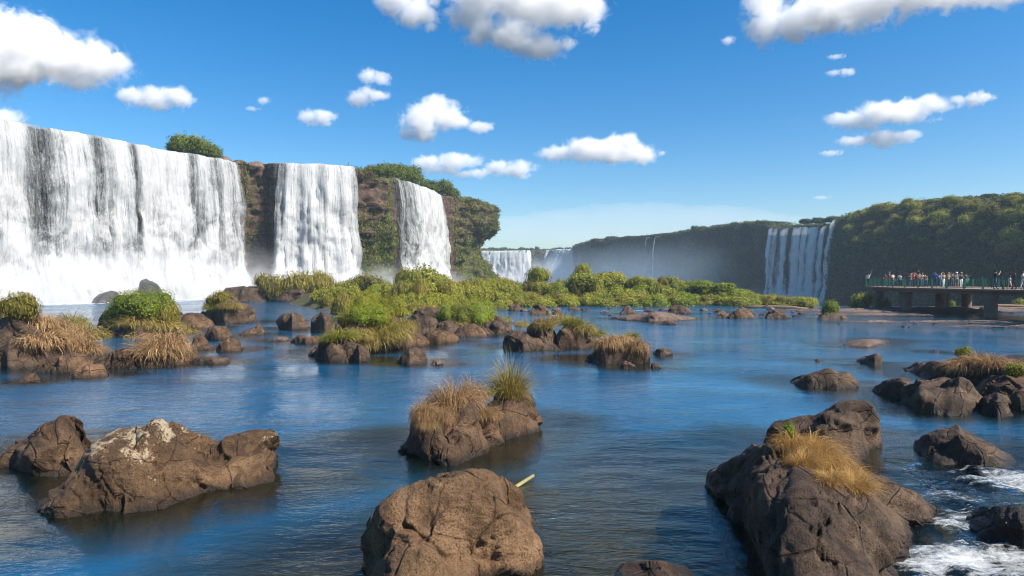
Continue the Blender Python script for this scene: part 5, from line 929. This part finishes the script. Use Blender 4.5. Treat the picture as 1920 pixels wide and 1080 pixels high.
# ------------------------------------------------------------------ logs
def log(name, pts, rad, mat, lab, cat, knots=0, seed=0):
    pts = [np.array(p) for p in pts]; org = pts[0]; r2 = random.Random(seed); bm = bmesh.new(); tube(bm, [tuple(p-org) for p in pts], rad, 9)
    for q in range(knots):
        i = r2.randrange(len(pts)-1); a = (pts[i]-org)*.5+(pts[i+1]-org)*.5; tube(bm, [tuple(a), tuple(a+np.array((r2.uniform(-.3, .3), r2.uniform(-.3, .1), r2.uniform(.2, .6))))], [rad[i]*.5, rad[i]*.15], 6)
    o = bm_obj(name, bm, mat, loc=org, label=lab, cat=cat); v = vcos(o.data); set_cos(o.data, v+vnormals(o.data)*(.15*max(rad)*gnoise(v*3/max(.3, max(rad)), seed))[:, None])
log('driftwood_log', [P(1396, 577, 86), P(1425, 576, 86), P(1455, 576, 85.5), P(1485, 577, 85), P(1515, 579, 84.5)], [.22, .26, .25, .22, .14], M['wood'], 'long weathered driftwood log lying level across the shore rocks', 'log', 3, 1)
log('driftwood_branch', [P(792, 624, 46), P(800, 617, 46.2), P(810, 610, 46.5), P(814, 609, 46.6)], [.09, .09, .07, .06], M['wood'], 'pale bent driftwood branch wedged among the dark rocks', 'branch', 0, 2)
log('driftwood_branch', [P(1838, 578, 80), P(1860, 572, 80.5), P(1895, 573, 81), P(1935, 574, 81)], [.12, .16, .16, .12], M['wood'], 'pale curved driftwood lying on the gravel behind the thick bridge pier', 'branch', 1, 4)
a, b = Wt(950, 923), Wt(1000, 898); log('bamboo_pole', [a+np.array((-.2, -.1, -.10)), a, b+np.array((0, 0, .06))], [.035, .035, .03], M['bamboo'], 'yellowish bamboo pole floating behind the smooth tan boulder', 'pole', 0, 3)
# ------------------------------------------------------------------ footbridge
DZ = 2.72
FRONT = [(47.6, 34), (46.4, 48), (45.7, 61), (44.4, 70), (43.3, 78), (47.0, 91)]
BACK = [(57.0, 86.5), (57.0, 73), (51.5, 66), (51.0, 48), (52, 34)]
bridge = bpy.data.objects.new('footbridge', None); COL.objects.link(bridge); bridge.location = (45, 70, 0); tag(bridge, 'concrete viewing footbridge with green railings standing on round piers in the shallows', 'bridge')
OFF = Vector((-45, -70, 0))
def slab(name, poly, z0, z1, mat, inset=0.0):
    c = np.mean(np.array(poly), 0); poly = [tuple(np.array(p)+(c-np.array(p))/np.linalg.norm(c-np.array(p))*inset) for p in poly]
    bm = bmesh.new(); lo = [bm.verts.new((x-45, y-70, z0)) for x, y in poly]; hi = [bm.verts.new((x-45, y-70, z1)) for x, y in poly]
    bm.faces.new(hi); bm.faces.new(lo[::-1]); n = len(poly)
    for q in range(n): bm.faces.new((lo[q], lo[(q+1) % n], hi[(q+1) % n], hi[q]))
    bmesh.ops.recalc_face_normals(bm, faces=bm.faces); me = bpy.data.meshes.new(name); bm.to_mesh(me); bm.free(); me.materials.append(mat); return link(name, me, parent=bridge)
slab('deck', FRONT+BACK, DZ-.16, DZ, M['deck']); slab('girder', FRONT+BACK, DZ-.52, DZ-.163, M['concrete'], 1.4)
def pier(x, y, r_):
    bm = bmesh.new(); prof = [(-2.2, 1.0), (0, 1.0), (.25, .98), (DZ-1.3, 1.0), (DZ-1.0, 1.08), (DZ-.523, 1.2)]
    tube(bm, [(x-45, y-70, z) for z, s in prof], [r_*s for z, s in prof], 20); o = bm_obj('pier', bm, M['concrete'], parent=bridge); return o
for x, y, r_ in ((45.9, 65.4, .56), (44.9, 77.6, .48), (47.7, 88.6, .50), (46.9, 81.6, .5), (53.2, 84.0, .55), (55.3, 83.0, .55), (51.8, 82.5, .55), (50.3, 64.5, .56), (48, 47, .56)): pier(x, y, r_)
def bar(bm, a, b, w_, h_):
    a, b = Vector(a), Vector(b); d = (b-a); L = d.length; 
    m_ = Matrix.Translation((a+b)/2) @ d.to_track_quat('Y', 'Z').to_matrix().to_4x4() @ Matrix.Diagonal((w_, L, h_, 1)); bmesh.ops.create_cube(bm, size=1.0, matrix=m_)
def rail_run(pts, inward, n0=0, light=False):
    for (x0, y0), (x1, y1) in zip(pts, pts[1:]):
        L = math.hypot(x1-x0, y1-y0); n = max(1, round(L/2.3)); dx, dy = (x1-x0)/L, (y1-y0)/L
        for q in range(n):
            s0, s1 = L*q/n+.07, L*(q+1)/n-.07; A = (x0+dx*s0-45, y0+dy*s0-70); B = (x0+dx*s1-45, y0+dy*s1-70)
            bm = bmesh.new(); bar(bm, (*A, DZ+1.09), (*B, DZ+1.09), .085, .055); fr_ = bm_obj('railing', bm, M['steel' if light else 'green_paint'], parent=bridge); fr_.data.polygons.foreach_set('use_smooth', np.full(len(fr_.data.polygons), False))
            for p in (A, B):
                bm = bmesh.new(); bar(bm, (*p, DZ+.02), (*p, DZ+1.06), .075, .075); pp_ = bm_obj('post', bm, M['green_paint'], parent=fr_); pp_.data.polygons.foreach_set('use_smooth', np.full(len(pp_.data.polygons), False))
            bm = bmesh.new()
            for z in (.12, .98): bar(bm, (A[0]+dx*.04, A[1]+dy*.04, DZ+z), (B[0]-dx*.04, B[1]-dy*.04, DZ+z), .035, .04)
            nb = max(2, int((s1-s0)/.27))
            for t in range(1, nb):
                f_ = t/nb; p = (A[0]+(B[0]-A[0])*f_, A[1]+(B[1]-A[1])*f_); bar(bm, (*p, DZ+.142), (*p, DZ+.958), .012 if t % 4 else .04, .012 if t % 4 else .04)
            g_ = bm_obj('balusters', bm, M['green_paint'], parent=fr_); g_.data.polygons.foreach_set('use_smooth', np.full(len(g_.data.polygons), False))
def inset(pts, d):
    c = np.array((50, 62.0)); out = []
    for p in pts:
        v = np.array(p)-np.array((49.5, p[1]*.9+7)); out.append(tuple(np.array(p)-v/np.linalg.norm(v)*d))
    return out
rail_run(inset(FRONT, .15), 1); rail_run(inset([FRONT[-1]]+BACK, .15)[0:], -1, light=True)
# green cabinet at the rear corner of the platform
cab = bpy.data.objects.new('cabinet', None); COL.objects.link(cab); cab.location = (55.9, 84.9, DZ); tag(cab, 'green box-shaped kiosk at the rear corner of the bridge platform', 'kiosk')
bm = bmesh.new(); bmesh.ops.create_cube(bm, size=1, matrix=Matrix.Translation((0, 0, .62)) @ Matrix.Diagonal((1.3, .9, 1.24, 1))); bmesh.ops.bevel(bm, geom=bm.edges[:], offset=.03, segments=2, affect='EDGES'); bm_obj('body', bm, M['green_paint'], parent=cab)
bm = bmesh.new(); bmesh.ops.create_cube(bm, size=1, matrix=Matrix.Translation((0, 0, 1.29)) @ Matrix.Diagonal((1.5, 1.1, .09, 1))); bm_obj('lid', bm, M['green_paint'], parent=cab)

# ------------------------------------------------------------------ people
PM = {}
def cloth(c):
    if c not in PM: PM[c] = plain('cloth', c, .8, .08, 9, .15)
    return PM[c]
ARMS = {  # elbow, hand (for the right side, mirrored), in body heights: x out, y forward, z up
 'down': ((.155, -.01, .62), (.16, .05, .47)), 'rail': ((.16, .06, .64), (.13, .22, .60)), 'photo': ((.15, .13, .74), (.05, .20, .90)), 'head': ((.22, .0, .90), (.07, .0, .98)), 'wave': ((.17, .02, .95), (.24, .03, 1.14)), 'point': ((.15, .16, .79), (.10, .32, .88))}
def person(x, y, az, h, shirt, pants, hair, label, al='down', ar='down', hat=None, lean=0.0, skin='skin', pack=None, long_hair=False, shorts=False, sleeves=False, stride=.03, hold=False):
    H = h
    J = {'pel': (0, 0, .53), 'waist': (0, .0, .60), 'chest': (0, .02*0, .74), 'neck': (0, .01, .835), 'head': (0, .025, .90), 'crown': (0, .02, .965)}
    E = [('pel', 'waist'), ('waist', 'chest'), ('chest', 'neck'), ('neck', 'head'), ('head', 'crown')]; Rd = {'pel': (.088, .065), 'waist': (.075, .058), 'chest': (.092, .066), 'neck': (.034, .034), 'head': (.052, .060), 'crown': (.040, .046)}
    J['nose'] = (0, .085, .915); E.append(('head', 'nose')); Rd['nose'] = (.012, .012)
    reg = {}
    for sd_, s, arm in (('l', -1, al), ('r', 1, ar)):
        e_, ha = ARMS[arm]; J['sho'+sd_] = (s*.108, 0, .805); J['elb'+sd_] = (s*e_[0], e_[1], e_[2]); J['wri'+sd_] = (s*ha[0], ha[1], ha[2]); d = np.array(ha)-np.array(e_); d /= np.linalg.norm(d)
        J['han'+sd_] = tuple(np.array((s*ha[0], ha[1], ha[2]))+np.array((s*d[0], d[1], d[2]))*.055)
        E += [('chest', 'sho'+sd_), ('sho'+sd_, 'elb'+sd_), ('elb'+sd_, 'wri'+sd_), ('wri'+sd_, 'han'+sd_)]; Rd['sho'+sd_] = (.040, .040); Rd['elb'+sd_] = (.027, .027); Rd['wri'+sd_] = (.018, .018); Rd['han'+sd_] = (.020, .014)
        J['hip'+sd_] = (s*.052, 0, .50); J['kne'+sd_] = (s*.06, stride*s+.012, .285); J['ank'+sd_] = (s*.062, stride*s*2-.01, .045); J['toe'+sd_] = (s*.072, stride*s*2+.09, .022)
        E += [('pel', 'hip'+sd_), ('hip'+sd_, 'kne'+sd_), ('kne'+sd_, 'ank'+sd_), ('ank'+sd_, 'toe'+sd_)]; Rd['hip'+sd_] = (.058, .060); Rd['kne'+sd_] = (.036, .036); Rd['ank'+sd_] = (.024, .026); Rd['toe'+sd_] = (.022, .018)
    names = list(J); pos = []
    for nme in names:
        q = np.array(J[nme], dtype=float)
        if lean and q[2] > .53: ca, sa = math.cos(lean), math.sin(lean); dy, dz = q[1], q[2]-.53; q[1] = dy*ca+dz*sa; q[2] = .53+dz*ca-dy*sa
        pos.append(q*H)
    me = bpy.data.meshes.new('body'); me.from_pydata([tuple(q) for q in pos], [(names.index(a), names.index(b)) for a, b in E], []); o = bpy.data.objects.new('person_tmp', me); COL.objects.link(o)
    md = o.modifiers.new('s', 'SKIN'); md.use_smooth_shade = True; sv = me.skin_vertices[0].data
    for i, nme in enumerate(names): sv[i].radius = (Rd[nme][0]*H, Rd[nme][1]*H); sv[i].use_root = nme == 'pel'
    ss = o.modifiers.new('d', 'SUBSURF'); ss.levels = 1; ss.render_levels = 1
    dg = bpy.context.evaluated_depsgraph_get(); bme = bpy.data.meshes.new_from_object(o.evaluated_get(dg)); bpy.data.objects.remove(o); bpy.data.meshes.remove(me); bme.materials.clear()
    for m_ in (M[skin], cloth(shirt), cloth(pants), cloth((.05, .04, .035))): bme.materials.append(m_)
    cen = np.empty(len(bme.polygons)*3, dtype=np.float32); bme.polygons.foreach_get('center', cen); cen = cen.reshape(-1, 3); ps = np.array(pos); A = ps[[names.index(a) for a, b in E]]; B = ps[[names.index(b) for a, b in E]]
    ab = B-A; t = np.clip(((cen[:, None]-A[None])*ab[None]).sum(2)/(ab**2).sum(1)[None], 0, 1); dd = (((A[None]+ab[None]*t[..., None])-cen[:, None])**2).sum(2); wh = dd.argmin(1); idx = []
    for k_, w_ in enumerate(wh):
        a, b = E[w_]; tt_ = t[k_, w_]; m_ = 0
        if b in ('waist', 'chest') or b[:3] == 'sho' or (b == 'neck' and tt_ < .55): m_ = 1
        elif b[:3] == 'elb': m_ = 1 if (sleeves or tt_ < .55) else 0
        elif b[:3] == 'wri': m_ = 1 if sleeves else 0
        elif b[:3] == 'hip': m_ = 2
        elif b[:3] == 'kne': m_ = 2 if (not shorts or tt_ < .75) else 0
        elif b[:3] == 'ank': m_ = 0 if shorts else 2
        elif b[:3] == 'toe': m_ = 3
        idx.append(m_)
    bme.polygons.foreach_set('material_index', np.array(idx, dtype=np.int32)); bme.polygons.foreach_set('use_smooth', np.full(len(idx), True)); bme.name = 'person'
    ob = link('person', bme, (x, y, DZ+.002), az, label=label, cat='person', group='visitors on the footbridge')
    hd = Vector(pos[names.index('head')])*.5+Vector(pos[names.index('crown')])*.5
    bm = bmesh.new(); bmesh.ops.create_uvsphere(bm, u_segments=14, v_segments=9, radius=1, matrix=Matrix.Translation(hd+Vector((0, -.012*H, .012*H))) @ Matrix.Diagonal((.058*H, .064*H, .056*H, 1)))
    bmesh.ops.delete(bm, geom=[v for v in bm.verts if v.co.z < hd.z-.03*H and v.co.y > hd.y-.01*H], context='VERTS')
    if long_hair: bmesh.ops.create_uvsphere(bm, u_segments=12, v_segments=8, radius=1, matrix=Matrix.Translation(hd+Vector((0, -.045*H, -.06*H))) @ Matrix.Diagonal((.052*H, .030*H, .10*H, 1)))
    bm_obj('hair', bm, cloth(hair), parent=ob)
    if hat:
        bm = bmesh.new(); bmesh.ops.create_uvsphere(bm, u_segments=14, v_segments=8, radius=1, matrix=Matrix.Translation(hd+Vector((0, -.006*H, .024*H))) @ Matrix.Diagonal((.064*H, .070*H, .052*H, 1))); bmesh.ops.delete(bm, geom=[v for v in bm.verts if v.co.z < hd.z+.012*H], context='VERTS')
        bmesh.ops.create_cone(bm, cap_ends=True, segments=14, radius1=.05*H, radius2=.048*H, depth=.008*H, matrix=Matrix.Translation(hd+Vector((0, .055*H, .018*H)))); bm_obj('cap', bm, cloth(hat), parent=ob)
    if pack:
        bm = bmesh.new(); bmesh.ops.create_cube(bm, size=1, matrix=Matrix.Translation((0, -.105*H, .71*H)) @ Matrix.Diagonal((.17*H, .075*H, .22*H, 1))); bmesh.ops.bevel(bm, geom=bm.edges[:], offset=.02*H, segments=2, affect='EDGES')
        r_ = bm_obj('backpack', bm, cloth(pack)); r_.parent = None; r_.location = ob.location; r_.rotation_euler = ob.rotation_euler; tag(r_, 'small backpack carried by the %s' % label.split(' person ')[-1].replace('person ', '')[:60], 'backpack')
    return ob
W_, BLK, NAVY, JEAN, RED, KHA, TAN, BLU, MAR = (.75, .75, .75), (.02, .02, .022), (.03, .04, .08), (.06, .10, .18), (.38, .03, .03), (.22, .20, .11), (.40, .30, .18), (.04, .12, .42), (.13, .03, .04)
BR, DK, BLD = (.07, .035, .015), (.015, .011, .009), (.34, .22, .09)
def at_px(px, Y): return (px-960)/FPX*Y, Y
VIS = [
 (1628, 89.3, 2.6, 1.75, W_, NAVY, DK, 'person in a white shirt waving one raised arm at the left end of the bridge', dict(al='wave', ar='rail')),
 (1660, 84.5, 2.9, 1.62, MAR, JEAN, BR, 'brown-haired person in a dark red top beside the one in the teal cap', dict(long_hair=True, ar='rail')),
 (1667, 82.0, 3.3, 1.80, MAR, NAVY, DK, 'person in a teal cap and dark maroon top near the left bridge end', dict(hat=(.03, .35, .42), sleeves=True)),
 (1674, 83.5, 3.5, 1.70, (.62, .58, .48), JEAN, BR, 'person in a cream shirt right of the one in the teal cap', dict(ar='rail')),
 (1689, 87.0, 2.0, 1.70, W_, NAVY, DK, 'person in a white tee leaning forward over the far railing', dict(lean=.5, al='rail', ar='rail')),
 (1708, 84.5, 2.6, 1.62, (.62, .42, .33), JEAN, BLD, 'fair-haired person in a pale pink top next to the one in red', dict(long_hair=True, ar='photo', al='photo')),
 (1713, 82.5, 3.2, 1.68, RED, NAVY, BR, 'person in a red tank top with both hands raised to the head', dict(al='head', ar='head')),
 (1723, 80.5, 3.4, 1.76, KHA, BLK, DK, 'person in an olive shirt right of the one in red', dict(ar='rail')),
 (1729, 82.0, 2.8, 1.72, (.65, .55, .5), JEAN, BR, 'person in a pale pink shirt with one arm held straight up', dict(ar='wave', al='rail')),
 (1737, 80.5, 1.9, 1.65, TAN, JEAN, BR, 'person in a tan top leaning onto the railing', dict(lean=.45, al='rail', ar='point')),
 (1754, 78.5, 2.4, 1.78, BLU, NAVY, DK, 'person in a bright blue shirt raising a camera with both hands', dict(al='photo', ar='photo', sleeves=True)),
 (1764, 78.0, 3.0, 1.70, (.50, .60, .72), JEAN, DK, 'person in a pale blue patterned shirt right of the one in bright blue', dict(al='photo', ar='rail')),
 (1769, 76.0, 3.3, 1.68, TAN, W_, BR, 'person in a tan top and white trousers behind the pale blue shirt', dict(ar='head')),
 (1778, 76.5, 3.6, 1.74, (.44, .36, .26), BLK, (.28, .18, .12), 'short-haired person in a beige shirt in the middle of the bridge crowd', dict(al='rail', ar='photo')),
 (1785, 78.0, 2.7, 1.66, (.30, .2, .13), JEAN, DK, 'person in a brown top right of the beige shirt', dict(al='photo')),
 (1794, 75.0, 2.4, 1.72, W_, KHA, DK, 'person in a white top and shorts with arms raised to take a picture', dict(al='photo', ar='photo', shorts=True, hat=W_)),
 (1802, 74.5, 3.1, 1.70, (.08, .06, .07), W_, BR, 'person in a black top and white trousers with a tan hat', dict(hat=TAN, ar='photo')),
 (1809, 75.0, 3.6, 1.66, (.05, .05, .10), NAVY, DK, 'person all in dark navy at the right end of the crowd', dict(al='rail', lean=.2)),
 (1866, 64.5, 4.3, 1.84, BLK, JEAN, DK, 'tall person in a dark cap, black shirt and jeans holding up a phone', dict(hat=BLK, al='photo', ar='photo')),
 (1893, 63.2, 4.6, 1.28, W_, (.5, .45, .4), BR, 'child in a white shirt walking between two adults on the bridge', dict(stride=.07, shorts=True)),
 (1902, 62.5, 1.2, 1.82, (.10, .06, .045), MAR, DK, 'person in dark brown with long dark hair right of the child', dict(long_hair=True, sleeves=True, skin='skin_dark')),
 (1917, 62.0, 4.5, 1.68, (.66, .6, .5), W_, BR, 'person in cream with long brown hair at the right photo edge on the bridge', dict(long_hair=True, al='rail'))]
for px, Yd, az, h_, sh_, pa_, ha_, lab, kw in VIS:
    x, y = at_px(px, Yd); person(x, y, az-3.14159*.0, h_, sh_, pa_, ha_, lab, **kw)

# ------------------------------------------------------------------ helicopter far over the gorge
hl = bpy.data.objects.new('helicopter', None); COL.objects.link(hl); hl.location = tuple(P(1146.5, 437, 1450)); hl.rotation_euler = (0, R(-8), R(20)); tag(hl, 'tiny white helicopter flying over the far crest of the shaded wall', 'helicopter')
wm_ = plain('white_shell', (.7, .72, .75), .35); dm_ = plain('dark_metal', (.04, .05, .06), .4)
bm = bmesh.new(); tube(bm, [(-2.2, 0, 0), (-1.6, 0, .05), (-.4, 0, .1), (.8, 0, .15), (1.6, 0, .3), (2.0, 0, .45)], [.25, .8, 1.05, .95, .5, .25], 14); bm_obj('fuselage', bm, wm_, parent=hl)
bm = bmesh.new(); tube(bm, [(1.9, 0, .45), (6.2, 0, .75)], [.26, .12], 10); bm_obj('tail_boom', bm, wm_, parent=hl)
bm = bmesh.new(); bar(bm, (6.0, 0, .4), (6.5, 0, 1.9), .08, .5); bm_obj('tail_fin', bm, dm_, parent=hl)
bm = bmesh.new(); tube(bm, [(0, 0, 1.0), (0, 0, 1.75)], [.16, .12], 8); bar(bm, (-5, -.6, 1.75), (5, .6, 1.75), .28, .04); bar(bm, (.6, -5, 1.80), (-.6, 5, 1.80), .28, .04); bm_obj('rotor', bm, dm_, parent=hl)
bm = bmesh.new()
for s in (-1, 1): tube(bm, [(-2, s*1.0, -1.3), (1.6, s*1.0, -1.3)], [.07, .07], 6); tube(bm, [(-1, s*1.0, -1.3), (-1, s*.5, -.7)], [.05, .05], 6); tube(bm, [(.8, s*1.0, -1.3), (.8, s*.5, -.7)], [.05, .05], 6)
bm_obj('skids', bm, dm_, parent=hl)
